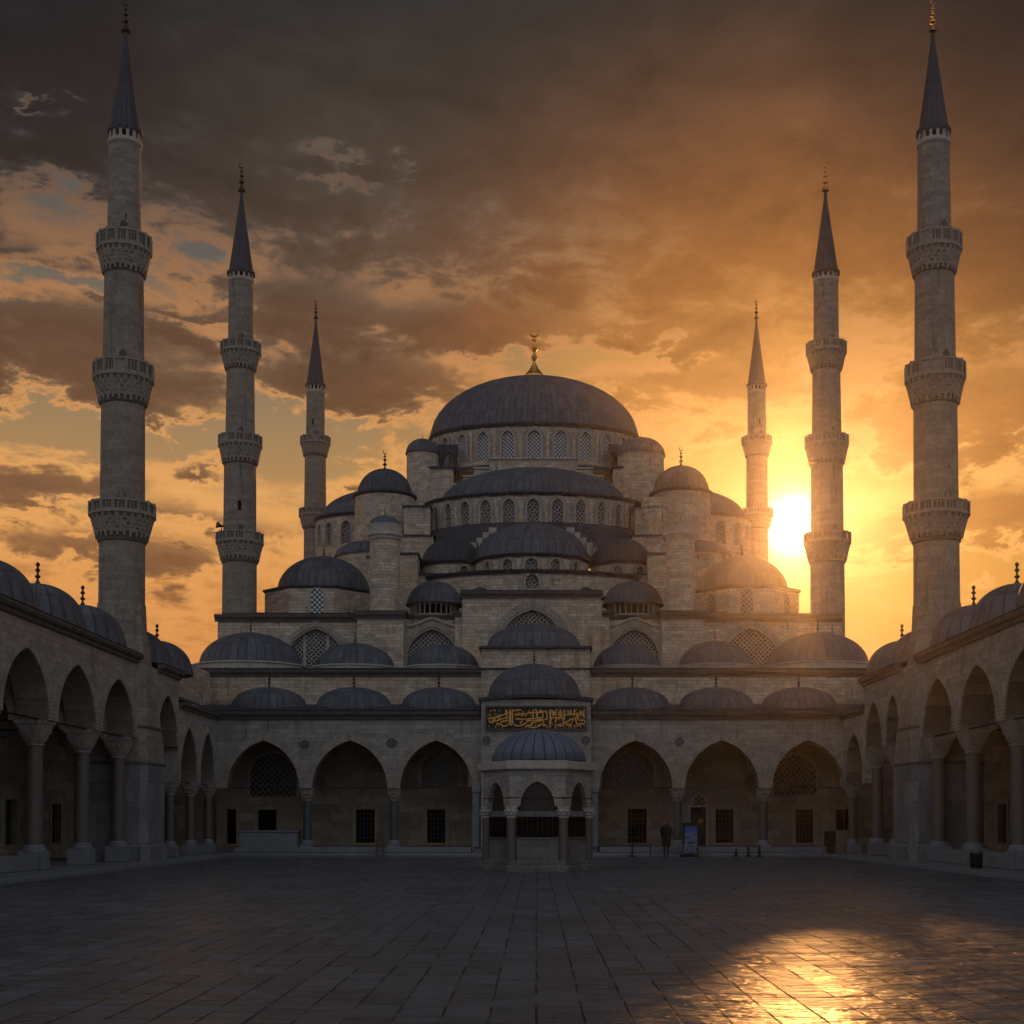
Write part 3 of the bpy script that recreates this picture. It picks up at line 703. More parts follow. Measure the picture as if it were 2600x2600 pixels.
for i in range(300):
    a = rnd.uniform(115, 1825); b = rnd.uniform(145, 468)
    if 200 < a < 1220 and rnd.random() < .4: continue
    dx, dy = rnd.choice(((0, 22), (24, 4), (14, -16), (0, 34), (18, 12)))
    mb.tube([(zx(a), YC - .068, zy(b)), (zx(a + dx * .6), YC - .072, zy(b + dy * .4)), (zx(a + dx), YC - .068, zy(min(b + dy, 478)))], [.018, .024, .012], 4)
mb.build('lettering', 'gilt', IP, 40)


# ================================================================ PRAYER HALL
MQ = thing('mosque', (-.2, 95, 0), 'great domed stone mosque with cascading lead half domes rising behind the portico', 'mosque')
MX = XO(1006, 90)
# --- second wall with the row of domes
Y2 = 71.0; P2 = wallY(Y2); z2 = ZO(1265, Y2)
xl2, xr2 = XO(375, Y2), XO(1640, Y2)
mb = MB(); arch_wall(mb, P2, xl2, xr2, 6.0, z2 - .1, .6); mb.box(xl2 + .01, xl2 + .6, 58.8, Y2 - .01, 6.0, z2 - .12); mb.box(xr2 - .6, xr2, 61.7, Y2 - .01, 6.0, z2 - .6)
mb.build('terrace_wall', 'stone', MQ)
mb = MB(); cornice(mb, P2, xl2 - .2, XO(908, Y2), z2, .3, .28); cornice(mb, P2, XO(1115, Y2), xr2 + .1, z2, .3, .28); mb.build('cornice', 'cornice', MQ)
mb = MB(); mb.box(xl2 - .1, xr2, Y2 - .24, 79.2, z2 + .035, z2 + .12); mb.build('terrace_roof', 'lead_dark', MQ)
for cx, hw, py, by, fin in ((473, 95, 1195, 1257, .75), (670, 74, 1215, 1260, .7), (835, 68, 1217, 1260, 0), (1182, 62, 1215, 1260, 0), (1349, 68, 1210, 1258, .75), (1543, 94, 1195, 1257, .85)):
    Yd = 75.0; r = hw * Yd / F; zb = ZO(by, Yd); x = XO(cx, Yd, 1230)
    mb = MB(); n = 8
    mb.lathe(x, Yd, [(r * 1.12, z2 + .1), (r * 1.12, zb - .14), (r * 1.15, zb - .1), (r * 1.15, zb - .02), (r * .98, zb + .02)], 16); mb.build('dome_ring', 'trim', MQ)
    lead_dome(x, Yd, r, zb + .02, ZO(py, Yd) - zb, MQ, int(22 + r * 5), 'lead', 0, 0, fin)
# --- upper storey over the portal
Yu = 71.6; Pu = wallY(Yu - .75)
xa, xb = XO(908, Yu - .75), XO(1113, Yu - .75); zt = ZO(1224, Yu - .75)
mb = MB(); mb.box(xa, xb, Yu - .75, 76.5, 7.0, zt); mb.build('raised_bay', 'stone', MQ)
mb = MB(); mb.box(xa - .12, xb + .12, Yu - .95, 76.6, zt + .004, zt + .13); mb.build('raised_bay_roof', 'lead_dark', MQ)
lead_dome(XO(1007, 74), 74, 2.5, zt + .5, ZO(1178, 74) - zt - .5, MQ, 36, 'lead', .38, .12)
# --- front wall with the big lattice windows
Y3 = 79.0; P3 = wallY(Y3); z3 = ZO(1160, Y3)
def opn(x, hw, ytop, yspr, Y, zb): return dict(u=XO(x, Y), w=hw * Y / F, zs=ZO(yspr, Y), za=ZO(ytop, Y), zb=zb, c=.5)
wo = [opn(595, 52, 1186, 1240, Y3, 9.6), opn(815, 47, 1187, 1238, Y3, 9.6), opn(1197, 46, 1187, 1238, Y3, 9.6), opn(1417, 50, 1185, 1240, Y3, 9.6)]
mb = MB(); arch_wall(mb, P3, XO(410, Y3), XO(1590, Y3), 9.0, z3 - .25, .7, wo); mb.build('front_wall', 'stone', MQ)
for i, o in enumerate(wo):
    lattice_window(P3, o, MQ, .3, 'lat_big', .09, mull=(i == 0))
    mb = MB(); band(mb, P3, o, .3, .12, inset=.11); mb.build('window_arch', 'voussoir', MQ)
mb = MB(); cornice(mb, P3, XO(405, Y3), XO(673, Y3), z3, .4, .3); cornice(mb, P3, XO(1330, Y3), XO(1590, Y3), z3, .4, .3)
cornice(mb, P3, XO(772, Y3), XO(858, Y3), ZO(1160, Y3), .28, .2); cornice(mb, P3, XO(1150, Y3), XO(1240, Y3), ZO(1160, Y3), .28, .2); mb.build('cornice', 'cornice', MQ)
mb = MB()
for a, b in ((404, 690), (1320, 1592)):
    xa, xb = XO(a, Y3), XO(b, Y3)
    mb.face([(xa, Y3 - .3, z3 + .04), (xb, Y3 - .3, z3 + .04), (xb, 83, z3 + .75), (xa, 83, z3 + .75)]); mb.face([(xa, 83, z3 + .75), (xb, 83, z3 + .75), (xb, 97, z3 + .4), (xa, 97, z3 + .4)])
mb.box(XO(690, Y3), XO(1320, Y3), Y3 + .1, 96, z3 - .25, z3 + .02); mb.build('side_roof', 'lead_dark', MQ)
mb = MB(); mb.box(XO(410, Y3), XO(410, Y3) + .6, Y3 + .71, 97, 6, z3 - .3); mb.box(XO(1590, Y3) - .6, XO(1590, Y3), Y3 + .71, 97, 6, z3 - .3); mb.box(XO(410, Y3) + .61, XO(1590, Y3) - .61, 96.3, 96.9, 0, z3 - .3); mb.box(xl2 + .01, xl2 + .6, 71.61, 78.99, 0, z2 - .1); mb.box(xr2 - .6, xr2 - .01, 71.61, 78.99, 0, z2 - .1); mb.build('side_wall', 'stone', MQ)
# piers carrying the turrets
for a, b, sgn in ((673, 761, -1), (1249, 1328, 1)):
    mb = MB(); Yp = Y3 - .55; xa, xb = XO(a, Yp), XO(b, Yp); mb.box(xa, xb, Yp, Y3 + 2.2, 9.2, ZO(1163, Yp)); mb.build('pier', 'stone', MQ)
    mb = MB(); cornice(mb, wallY(Yp), xa - .12, xb + .12, ZO(1156, Yp), .36, .26); mb.box(xa - .2, xb + .2, Yp - .22, Y3 + 2.3, ZO(1156, Yp) + .033, ZO(1156, Yp) + .12); mb.build('pier_cornice', 'cornice', MQ)
# central projecting block
Y4 = Y3 - .9; P4 = wallY(Y4); z4 = ZO(1117, Y4)
wc = opn(1004, 55, 1150, 1205, Y4, 10.5)
mb = MB(); arch_wall(mb, P4, XO(872, Y4), XO(1134, Y4), 9.0, z4 - .2, 1.6, [wc])
mb.box(XO(858, Y4), XO(872, Y4) - .005, Y4 + .2, Y3 + 1, 9.0, ZO(1156, Y4)); mb.box(XO(1134, Y4) + .005, XO(1150, Y4), Y4 + .2, Y3 + 1, 9.0, ZO(1156, Y4)); mb.build('central_wall', 'stone', MQ)
lattice_window(P4, wc, MQ, .3, 'lat_big', .09)
mb = MB(); band(mb, P4, wc, .4, .1, inset=.11); mb.build('window_arch', 'voussoir', MQ)
mb = MB(); cornice(mb, P4, XO(868, Y4), XO(1138, Y4), z4, .34, .28); cornice(mb, wallY(Y4 + .2), XO(852, Y4), XO(870, Y4), ZO(1153, Y4), .3, .2); cornice(mb, wallY(Y4 + .2), XO(1137, Y4), XO(1157, Y4), ZO(1153, Y4), .3, .2); mb.build('cornice', 'cornice', MQ)
mb = MB(); mb.box(XO(868, Y4), XO(1138, Y4), Y4 - .2, 86, z4 + .035, z4 + .1)
for a in (905, 1106):      # low lead humps on the roof edge
    mb.lathe(XO(a, 81), 81, [(1.25, z4 + .1), (.7, z4 + .45), (.25, z4 + .72), (0, z4 + .8)], 14)
mb.build('central_roof', 'lead_dark', MQ)
# curved string course over the inner windows
for a, b in ((769, 861), (1151, 1243)):
    mb = MB(); pts = []
    for i in range(15):
        t = i / 14; x = XO(a + (b - a) * t, Y3); z = ZO(1182 - 15 * math.exp(-((t - .5) / .28) ** 2), Y3); pts.append((x, Y3 - .07, z))
    mb.tube(pts, .09, 6); mb.build('string_course', 'trim', MQ)
# turrets
for x, hw, fl, flat in ((726, 29, 34.5, False), (1284, 28, 35.5, True)):
    Yt = 80.4; X0 = XO(x, Yt, 1080); r = hw * Yt / F; rf = fl * Yt / F; zt = ZO(1016, Yt - r)
    mb = MB(); mb.lathe(X0, Yt, [(r * 1.02, 13.0), (r, 15), (r * .98, zt)], 16); t = mb.build('turret', 'stone', MQ)
    mb = MB(); prof = [(r, zt - .02), (r * 1.08, zt + .08), (rf * .92, zt + .18), (rf, zt + .28), (rf, zt + .36), (rf * .93, zt + .42), (rf * .95, zt + .82)]
    if flat: prof += [(rf * 1.03, zt + .86), (rf * 1.03, zt + .98), (rf * .4, zt + 1.12), (0, zt + 1.15)]
    else: prof += [(rf * .98, zt + .85), (rf * .98, zt + .92), (rf * .85, zt + .93)]
    mb.lathe(X0, Yt, prof, 16); mb.build('parapet', 'trim', t)
    if not flat: lead_dome(X0, Yt, rf * .88, zt + .9, .62, t, 16, 'lead', 0, 0, .5, name='cap', n=16)
    else: finial(X0, Yt, zt + 1.1, .5, t)
# little domes with a ring of openings
for x, hw in ((820, 52), (1194, 56)):
    Yd = 82.6; r = hw * Yd / F; X0 = XO(x, Yd, 1130); zb = ZO(1133, Yd - r); zl = ZO(1158, Yd - r)
    Pd = drumP(X0, Yd, r * .9, r * .9); o = []
    for i in range(-7, 8): o.append(dict(u=i * .235 * r * .9 * 1.45 / 1.45, w=.105 * r * .9, zs=zb - .2, za=zb - .1, zb=zl + .08))
    mb = MB(); arch_wall(mb, Pd, -1.75 * r * .9, 1.75 * r * .9, zl - .3, zb, .18, o, step=.2, n=6); d = mb.build('lantern_drum', 'trim', MQ, 30)
    mb = MB(); mb.lathe(X0, Yd, [(r * .9 - .17, zl - .3), (r * .9 - .17, zb - .02)], 24); mb.build('opening', 'dark', d)
    lead_dome(X0, Yd, r * 1.0, zb + .04, ZO(1098, Yd) - zb, MQ, 26, 'lead', .1, .08)
    mb = MB(); mb.lathe(X0, Yd, [(r * 1.05, zl - .55), (r * 1.05, zl - .3), (r * .9, zl - .25)], 24); mb.build('lantern_base', 'cornice', MQ)
# corner domes on octagonal drums
for x, hw, xd in ((611, 87, 604), (1400, 86, 1403)):
    Yd = 84.0; r = hw * Yd / F; X0 = XO(x, Yd, 1100); Xd = XO(xd, Yd, 1130); rd = 97 * Yd / F; zb = ZO(1113, Yd - .5 * r)
    mb = MB(); c8 = math.cos(math.pi / 8); rot = 22.5
    mb.lathe(Xd, Yd, [(rd / c8, z3 - .1), (rd / c8, zb - .12)], 8, a0=rot, a1=360 + rot); mb.build('corner_drum', 'stone', MQ)
    mb = MB(); mb.lathe(Xd, Yd, [(rd / c8 * .99, zb - .2), (rd / c8 * 1.04, zb - .1), (rd / c8 * 1.04, zb), (r * .95, zb + .12)], 8, a0=rot, a1=360 + rot); mb.build('corner_eave', 'lead_dark', MQ)
    yf = Yd - rd; Pw = wallY(yf)
    for k in ((598,) if x < 900 else (1356, 1409, 1462)):
        hwid = .37 if k != 1356 and k != 1462 else .3
        Pk = Pw
        if k in (1356, 1462):      # on the diagonal faces
            s = -1 if k == 1356 else 1; ux, uy = math.cos(R(45)), math.sin(R(45)); bxx = Xd + s * rd * math.sin(R(45)); byy = Yd - rd * math.cos(R(45))
            Pk = lambda u, z, d, s=s, bxx=bxx, byy=byy: (bxx + u * .7071 - s * d * .7071, byy + s * u * .7071 + d * .7071, z)
            op = dict(u=0, w=hwid, zs=zb - .75, za=zb - .38, zb=z3 + .55)
        else: op = dict(u=XO(k, yf, 1130), w=hwid, zs=zb - .65, za=zb - .2, zb=z3 + .35)
        lattice_window(Pk, op, MQ, -.02, 'lat_dot' if x < 900 else 'lat_semi', .1)
    lead_dome(X0, Yd, r, zb + .05, ZO(1051, Yd) - zb - .05, MQ, 40, 'lead', .1, .06, .8)
# --- tiers under the half domes
def drum(name, cx, cy, rx, ry, z0, z1, ops, span, m='stone', t=.45, lat='lat_semi', n=12, eave=True, frame=.1, parent=None, arch=.16):
    P = drumP(cx, cy, rx, ry); w = span * rx
    mb = MB(); arch_wall(mb, P, -w, w, z0, z1, t, ops, step=rx * .1, n=n); d = mb.build(name, m, parent or MQ, 28)
    for o in ops:
        lattice_window(P, o, d, .2, lat, frame, n=n)
        if arch: mb = MB(); band(mb, P, o, arch, .07, n=n, inset=frame); mb.build('window_arch', 'voussoir', d)
    if eave:
        mb = MB(); cornice(mb, P, -w, w, z1 + .12, .26, .2, step=rx * .1); mb.build('eave', 'lead_dark', d, 40)
    return d, P
Ya = 90.0; rx = 222 * Ya / F; zlow = ZO(1081, Ya - 4.5)
drum('lower_tier', MX, Ya, rx, 5.0, 13.2, zlow, [dict(u=-.05, w=.4, zs=ZO(1093, 85), za=ZO(1083, 85), zb=ZO(1111, 85))], 1.5)
mb = MB(); mb.lathe(MX, Ya, [(1.03, zlow + .14), (.6, zlow + .5)], 48, sx=rx, sy=5.0); mb.build('tier_roof', 'lead_dark', MQ)
# small exedra half domes
for x in (853, 1172):
    Ys = 89.3; r = 58 * Ys / F; X0 = XO(x, Ys, 1060); zt = ZO(1058, Ys - r)
    ops = [dict(u=k, w=.3, zs=zt - .5, za=zt - .25, zb=zt - 1.0) for k in ((-.3, 1.2) if x > 1000 else (.9,))]
    drum('exedra_drum', X0, Ys, r, r * .9, zlow - 1.2, zt, ops, 1.6)
    lead_dome(X0, Ys, r * 1.0, zt + .1, ZO(1016, Ys) - zt - .1, MQ, 26, 'lead_dark', 0, 0, sy=.9)
# central exedra
Ye = 88.5; r = 108 * Ye / F; zt = ZO(1047, Ye - 3.0); Xe = XO(1003, Ye, 1040)
ops = [dict(u=r * a, w=w, zs=zt - .55, za=zt - .2, zb=zt - .95 - .25 * (a == 0)) for a, w in ((-.86, .24), (-.42, .34), (0, .4), (.42, .34), (.86, .24))]
drum('central_exedra', Xe, Ye, r, 3.1, zlow - 1.0, zt, ops, 1.6)
lead_dome(Xe, Ye, 1.0, zt + .1, ZO(989, Ye) - zt - .1, MQ, 44, 'lead', .04, .0, sx=r * 1.01, sy=3.15)
# stone steps beside the central half dome
for s in (-1, 1):
    mb = MB()
    for i in range(5):
        a = (1003 + s * (66 + 11.5 * i), 998 + 9.5 * i); Yq = 90.6
        xq, zq = UN(a[0], a[1], Yq); w = .28
        mb.bevbox(min(xq, xq + s * .5), max(xq, xq + s * .5), Yq - .5, Yq + .4, zq - .85, zq, .02)
    mb.build('stepped_buttress', 'trim', MQ)
# --- great half dome
Yg = 96.0; rx = 204 * Yg / F; ry = 4.3; zb = ZO(986, Yg - ry); zt = ZO(931, Yg - ry)
ops = []
for k in range(-6, 7):
    ops.append(dict(u=R(12.6) * k * rx, w=.41, zs=zt - .85, za=zt - .32, zb=zb + .05))
drum('half_dome_drum', MX, Yg, rx, ry, zb - .6, zt, ops, 1.5, lat='lat_semi')
mb = MB(); mb.lathe(MX, Yg, [(1.0 * rx + .02, zb - .02), (rx + .55, zb - .25), (rx + 1.3, zb - 2.6)], 60, sx=1, sy=(ry + .9) / (rx + .9), a0=180, a1=360, seams=90); mb.build('skirt_roof', 'lead_dark', MQ, 40)
Zpk = ZO(886, Yg)
mb = MB(); mb.lathe(MX, Yg, [(1.0, zt + .13), (.80, zt + .30)], 72, sx=rx * .99, sy=ry * .99, seams=90); mb.build('half_dome_foot', 'lead', MQ, 40)
lead_dome(MX, Yg, 1.0, zt + .2, Zpk - zt - .2, MQ, 90, 'lead', .0, .0, sx=rx * .86, sy=ry * .86, n=72, name='half_dome')
# stepped gable arch behind the half dome
mb = MB(); mc = MB(); Yk = 98.6
stp = [(83, 868), (112, 886), (132, 901), (150, 916), (165, 931), (178, 945), (190, 960)]
prev = 0
for s in (-1, 1):
    prev = 0
    for hw, yy in stp:
        a, b = MX + s * prev * Yk / F, MX + s * hw * Yk / F; z = ZO(yy, Yk); 
        mb.box(min(a, b), max(a, b), Yk - .6, Yk + 1.0, 20, z - .12); mc.box(min(a, b) - .06, max(a, b) + .06, Yk - .72, Yk + 1.05, z - .118, z); prev = hw
mb.build('stepped_gable', 'stone', MQ); mc.build('gable_coping', 'trim', MQ)
# --- main drum and dome
Ym = 106.0; rx = 196 * Ym / F; ry = 4.4; zb = ZO(868, Ym - ry); zt = ZO(801, Ym - ry); Xm = XO(1008, Ym, 850)
ops = [dict(u=R(14.3) * k * rx, w=.48, zs=zt - .95, za=zt - .4, zb=zb + .12) for k in range(-5, 6)]
md, Pm = drum('main_drum', Xm, Ym, rx, ry, zb - 3.5, zt, ops, 1.56, lat='lat_dot', frame=.12)
mb = MB(); mb.lathe(Xm, Ym, [(rx + .1, zb - .3), (rx + 1.1, zb - .75)], 60, sx=1, sy=(ry + .6) / (rx + .6), a0=180, a1=360, seams=80); mb.build('ledge_roof', 'lead_dark', MQ)
for k in range(-5, 5):      # buttress fins between the windows
    a = R(14.3) * (k + .5) * rx; mb = MB(); bx(mb, Pm, a - .1, a + .1, zb - .3, zt - .2, -.1, .02); mb.build('buttress', 'stone', md)
dm = lead_dome(Xm, Ym, 1.0, zt + .16, ZO(712, Ym) - zt - .16, MQ, 104, 'lead', .06, .0, sx=rx * 1.005, sy=ry * 1.02, n=96, name='main_dome')
zf = ZO(712, Ym); k = Ym / F
mb = MB(); mb.lathe(Xm, Ym, [(20 * k, zf - .12), (20 * k, zf + .08), (17 * k, zf + 5 * k), (9 * k, zf + 15 * k), (4 * k, zf + 25 * k), (2.6 * k, zf + 30 * k), (6 * k, zf + 36 * k), (6.5 * k, zf + 40 * k), (2.4 * k, zf + 44 * k), (3 * k, zf + 49 * k), (7 * k, zf + 54 * k), (7 * k, zf + 58 * k), (2 * k, zf + 62 * k), (1.4 * k, zf + 68 * k), (6 * k, zf + 71 * k), (1.2 * k, zf + 74 * k), (0, zf + 80 * k)], 18)
pts = []; rad = []
for i in range(15):
    a = R(120 + 300 * i / 14); pts.append((Xm + 8 * k * math.cos(a), Ym, zf + 86 * k + 8 * k * math.sin(a))); rad.append(k * (.4 + 2.2 * math.sin(math.pi * i / 14)))
mb.tube(pts, rad, 6); mb.build('finial', 'gold', dm, 40)
# weight towers and their flying buttresses
for x, hw, yt, ycap in ((797, 30, 853, 829), (1209, 44, 856, 827)):
    Yw = 102.0; r = hw * Yw / F; X0 = XO(x, Yw, 900); zt2 = ZO(yt, Yw - r * .4)
    mb = MB(); mb.lathe(X0, Yw, [(r * 1.02, 20), (r, zt2)], 12 if hw < 40 else 20); mb.build('weight_tower', 'stone', MQ)
    lead_dome(X0, Yw, r * 1.05, zt2 + .02, ZO(ycap, Yw) - zt2, MQ, 22, 'lead', .08, .04, .35, n=24, name='tower_cap')
    s = -1 if x < 1000 else 1
    xa, xb = sorted((X0, XO(1006 + s * 150, Yw, 900))); z1 = ZO(890, Yw)
    mb = MB(); mb.box(xa, xb, Yw - .9, Yw + 2, 20, z1); mb.build('shoulder_wall', 'stone', MQ)
    mb = MB(); mb.box(xa - .1, xb + .1, Yw - 1.05, Yw + 2, z1 + .003, z1 + .16); mb.build('shoulder_roof', 'lead_dark', MQ)
    mb = MB(); xi = XO(1006 + s * 143, Yw, 860); xo = X0 + (-s) * r * .9; ua, ub = sorted((xi, xo)); Pq = wallY(Yw + .2)
    zhi = ZO(832, Yw); zlo = ZO(842, Yw)
    arch_wall(mb, Pq, ua, ub, z1 + .17, lambda u: (zhi if s * u < 0 else zhi) - .2, .5, [dict(u=(ua + ub) / 2 - s * .1, w=min(.5, (ub - ua) * .3), zs=z1 + .6, za=z1 + 1.5, zb=z1 + .17)], n=8); mb.build('flying_buttress', 'lead_dark', MQ)
# round corner towers with ribbed domes
for x, hw, hd, py, by, fy in ((726, 57, 50, 887, 927, 848), (1285, 56, 51, 881, 922, 844)):
    Yr = 97.5; k = Yr / F; X0 = XO(x, Yr, 950); zb = ZO(by + 3, Yr - hw * k * .5)
    mb = MB(); mb.lathe(X0, Yr, [(hw * k, 17), (hw * k, zb)], 24); tw = mb.build('corner_tower', 'stone', MQ)
    mb = MB(); mb.lathe(X0, Yr, [(hw * k, zb - .22), (hw * k + .16, zb - .1), (hw * k + .16, zb), (hd * k, zb + .16)], 32); mb.build('eave', 'lead_dark', tw, 30)
    lead_dome(X0, Yr, hd * k, zb + .1, ZO(py, Yr) - zb - .1, tw, 24, 'lead', 0, 0, 1.45, ribs=24, name='cap')
# stepped masses between tower and half dome
for s in (-1, 1):
    mb = MB()
    for a, b, y0, y1, Yq in ((194, 244, 957, 1060, 93), (188, 262, 1012, 1090, 91.5), (218, 252, 1046, 1130, 86.5), (150, 230, 1085, 1160, 87.5), (240, 312, 1052, 1160, 92)):
        xa, xb = sorted((XO(1005 + s * a, Yq), XO(1005 + s * b, Yq))); mb.box(xa, xb, Yq, Yq + 5, 13.2, ZO(y0, Yq))
        mb.box(xa - .1, xb + .1, Yq - .12, Yq + 5, ZO(y0, Yq) + .003, ZO(y0, Yq) + .11, 1)
    if s > 0:
        for cx, hw, y0, Yq in ((1236, 23, 943, 92.6),): mb.lathe(XO(cx, Yq), Yq, [(hw * Yq / F, 16), (hw * Yq / F, ZO(962, Yq)), (hw * Yq / F * 1.1, ZO(960, Yq)), (hw * Yq / F * 1.1, ZO(y0, Yq)), (0, ZO(y0 - 6, Yq))], 12)
    mb.build('stepped_mass', ['stone', 'lead_dark'], MQ)
    # the side half dome seen edge on
    Yq = 104.0; X0 = XO(1006 + s * 285, Yq); r = 126 * Yq / F; zt3 = ZO(984, Yq)
    P = drumP(X0, Yq, r, r * .6)
    ops = [dict(u=s * r * a, w=.42, zs=zt3 - .95, za=zt3 - .5, zb=zt3 - 2.2) for a in (.5, .85, 1.15)]
    mb = MB(); arch_wall(mb, P, -1.55 * r, 1.55 * r, 17, zt3, .4, ops, step=.5, n=8); d = mb.build('side_drum', 'stone', MQ, 28)
    for o in ops: lattice_window(P, o, d, .22, 'lat_semi', .08, n=8)
    mb = MB(); cornice(mb, P, -1.55 * r, 1.55 * r, zt3 + .1, .24, .18, .5); mb.build('eave', 'lead_dark', d, 40)
    lead_dome(X0, Yq, 1.0, zt3 + .1, 2.3, MQ, 50, 'lead', 0, 0, sx=r * .93, sy=r * .56)
    Yv = 95.5; mb = MB(); xc = XO(1006 + s * 300, Yv, 1050); rr = 72 * Yv / F
    mb.lathe(xc, Yv, [(rr, 14), (rr, ZO(1053, Yv))], 20); mb.build('side_exedra_drum', 'stone', MQ)
    lead_dome(xc, Yv, rr * 1.03, ZO(1053, Yv) + .02, ZO(1022, Yv) - ZO(1053, Yv), MQ, 24, 'lead', .1, .04)

# ================================================================ MINARETS
def minaret(Y, x, shafts, balc, cone, fy, label, fm='bronze', base=None, n=20, slits=()):
    k = Y / F; X0 = XO(x, Y, 1100); T = thing('minaret', (X0, Y, 0), label, 'minaret', 'minarets round the mosque')
    Zc = lambda y: ZO(y, Y)
    for (y0, y1, h0, h1) in shafts:
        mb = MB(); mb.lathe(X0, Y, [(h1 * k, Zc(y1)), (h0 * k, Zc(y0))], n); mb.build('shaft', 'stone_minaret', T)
    for (yp, yf, yc, h, hs) in balc:
        r = h * k; rs = hs * k; Yn = Y - r * .85
        zp, zf, zc = ZO(yp, Yn), ZO(yf, Yn), ZO(yc, Yn + .3)
        mb = MB()
        mb.lathe(X0, Y, [(r * .5, zf - .02), (r * 1.03, zf), (r * 1.03, zf + .1), (r * .97, zf + .14), (r * .97, zp - .1), (r * 1.02, zp - .08), (r * 1.02, zp), (r * .9, zp), (r * .9, zf + .05), (r * .5, zf + .05)], 16)
        for i in range(16):
            a = 2 * math.pi * i / 16; ca, sa = math.cos(a), math.sin(a)
            mb.tube([(X0 + r * .985 * ca, Y + r * .985 * sa, zf), (X0 + r * .985 * ca, Y + r * .985 * sa, zp + .03)], .055 * (1 + k * 8), 4)
        # pierced panels: flat faces, the dark of the slots put into their colour
        for i in range(16):
            if rnd.random() < .12: continue
            a = 2 * math.pi * (i + .5) / 16; ca, sa = math.cos(a), math.sin(a); rr = r * .97 * math.cos(math.pi / 16) + .012
            for w0 in (-.42, -.05, .25):
                w = r * .39 * .5
                p = lambda u, z: (X0 + rr * ca - u * sa, Y + rr * sa + u * ca, z)
                u0, u1 = w0 * w * 1.6, (w0 + .2) * w * 1.6; za, zb = zf + (zp - zf) * .32, zf + (zp - zf) * .78
                mb.face([p(u0, za), p(u1, za), p(u1, zb), p(u0, zb)], mi=1)
        b = mb.build('balcony', ['corbel', 'shade_stone'], T)
        mb = MB(); mb.lathe(X0, Y, [(rs * 1.0, zc - .12), (rs * 1.04, zc + .05), (rs + (r - rs) * .30, zc + (zf - zc) * .5), (rs + (r - rs) * .55, zc + (zf - zc) * .8), (r * .95, zf)], n)
        tiers = 5
        for t in range(tiers):
            f = (t + .75) / tiers; rr = rs + (r - rs) * (.42 + .56 * f); zt_ = zc + (zf - zc) * (t + 1) / tiers; zb_ = zc + (zf - zc) * (t - .9) / tiers; m_ = 26
            for i in range(m_):
                a = 2 * math.pi * (i + .5 * (t % 2)) / m_; j = rnd.uniform(-.04, .04); wd = 2 * math.pi * rr / m_ * .31
                ca, sa = math.cos(a), math.sin(a)
                q = lambda rad_, u, z: (X0 + rad_ * ca - u * sa, Y + rad_ * sa + u * ca, z)
                ri = rs * .9
                A = [q(ri, -wd, zt_), q(rr, -wd, zt_), q(rr, wd, zt_), q(ri, wd, zt_)]
                B = [q(ri, -wd * .5, zb_ + j), q(ri + (rr - ri) * .78, -wd * .45, zb_ + j), q(ri + (rr - ri) * .78, wd * .45, zb_ + j), q(ri, wd * .5, zb_ + j)]
                mb.loft([B, A], True, True)
        mb.build('corbel', 'corbel', b)
        zr_ = ZO(yc + 17 * (h / 60), Y); mb = MB(); mb.lathe(X0, Y, [(rs * .98, zr_ - .1), (rs * 1.06, zr_ - .07), (rs * 1.08, zr_), (rs * 1.06, zr_ + .07), (rs * .98, zr_ + .1)], n); mb.build('ring_moulding', 'cornice', T)
        da = -1.2; mb = MB()
        for aa in (-1.3,): 
            a = aa; w = .25; rr = rs * .97
            q = lambda u, z, rr=rr, a=a: (X0 + rr * math.cos(a) - u * math.sin(a), Y + rr * math.sin(a) + u * math.cos(a), z)
            mb.face([q(-w * .6, zp - .2), q(w * .6, zp - .2), q(w * .6, zp + .28), q(0, zp + .45), q(-w * .6, zp + .28)])
        mb.build('balcony_door', 'shade_stone', b)  # flat face, the dark of the doorway painted on
    tip, cb, hc, band_b, hb = cone
    zc0, zt0 = Zc(cb), Zc(tip)
    P = drumP(X0, Y, hb * k, hb * k); zb0 = Zc(band_b); ops = []
    for i in range(14): ops.append(dict(u=(-math.pi + 2 * math.pi * (i + .5) / 14) * hb * k, w=.13 * hb * k, zs=zc0 - .13, za=zc0 - .12, zb=zb0 + .1, rect=True))
    mb = MB(); arch_wall(mb, P, -math.pi * hb * k, math.pi * hb * k, zb0, zc0, .14, ops, step=.3, n=4); g = mb.build('lantern_band', 'trim', T)
    mb = MB(); mb.lathe(X0, Y, [(hb * k - .13, zb0), (hb * k - .13, zc0)], n); mb.build('opening', 'dark', g)
    mb = MB(); mb.lathe(X0, Y, [(hb * k, zb0 - .12), (hb * k + .05, zb0 - .06), (hb * k + .05, zb0 + .06), (hb * k, zb0 + .1)], n); mb.build('ring_moulding', 'trim', g)
    mb = MB(); H = zt0 - zc0; r0 = hc * k
    mb.lathe(X0, Y, [(r0 * .9, zc0 - .06), (r0 * 1.17, zc0 - .1), (r0 * 1.17, zc0 + .04), (r0 * 1.0, zc0 + .12), (r0 * .82, zc0 + H * .2), (r0 * .6, zc0 + H * .42), (r0 * .36, zc0 + H * .66), (r0 * .15, zc0 + H * .88), (.07, zt0), (0, zt0 + .02)], 16, seams=16)
    sp = mb.build('spire', 'lead_spire', T, 50)
    fh = (ZO(fy, Y) - zt0) / .98
    finial(X0, Y, zt0, fh, sp, fm, True, .5)
    mb = MB()
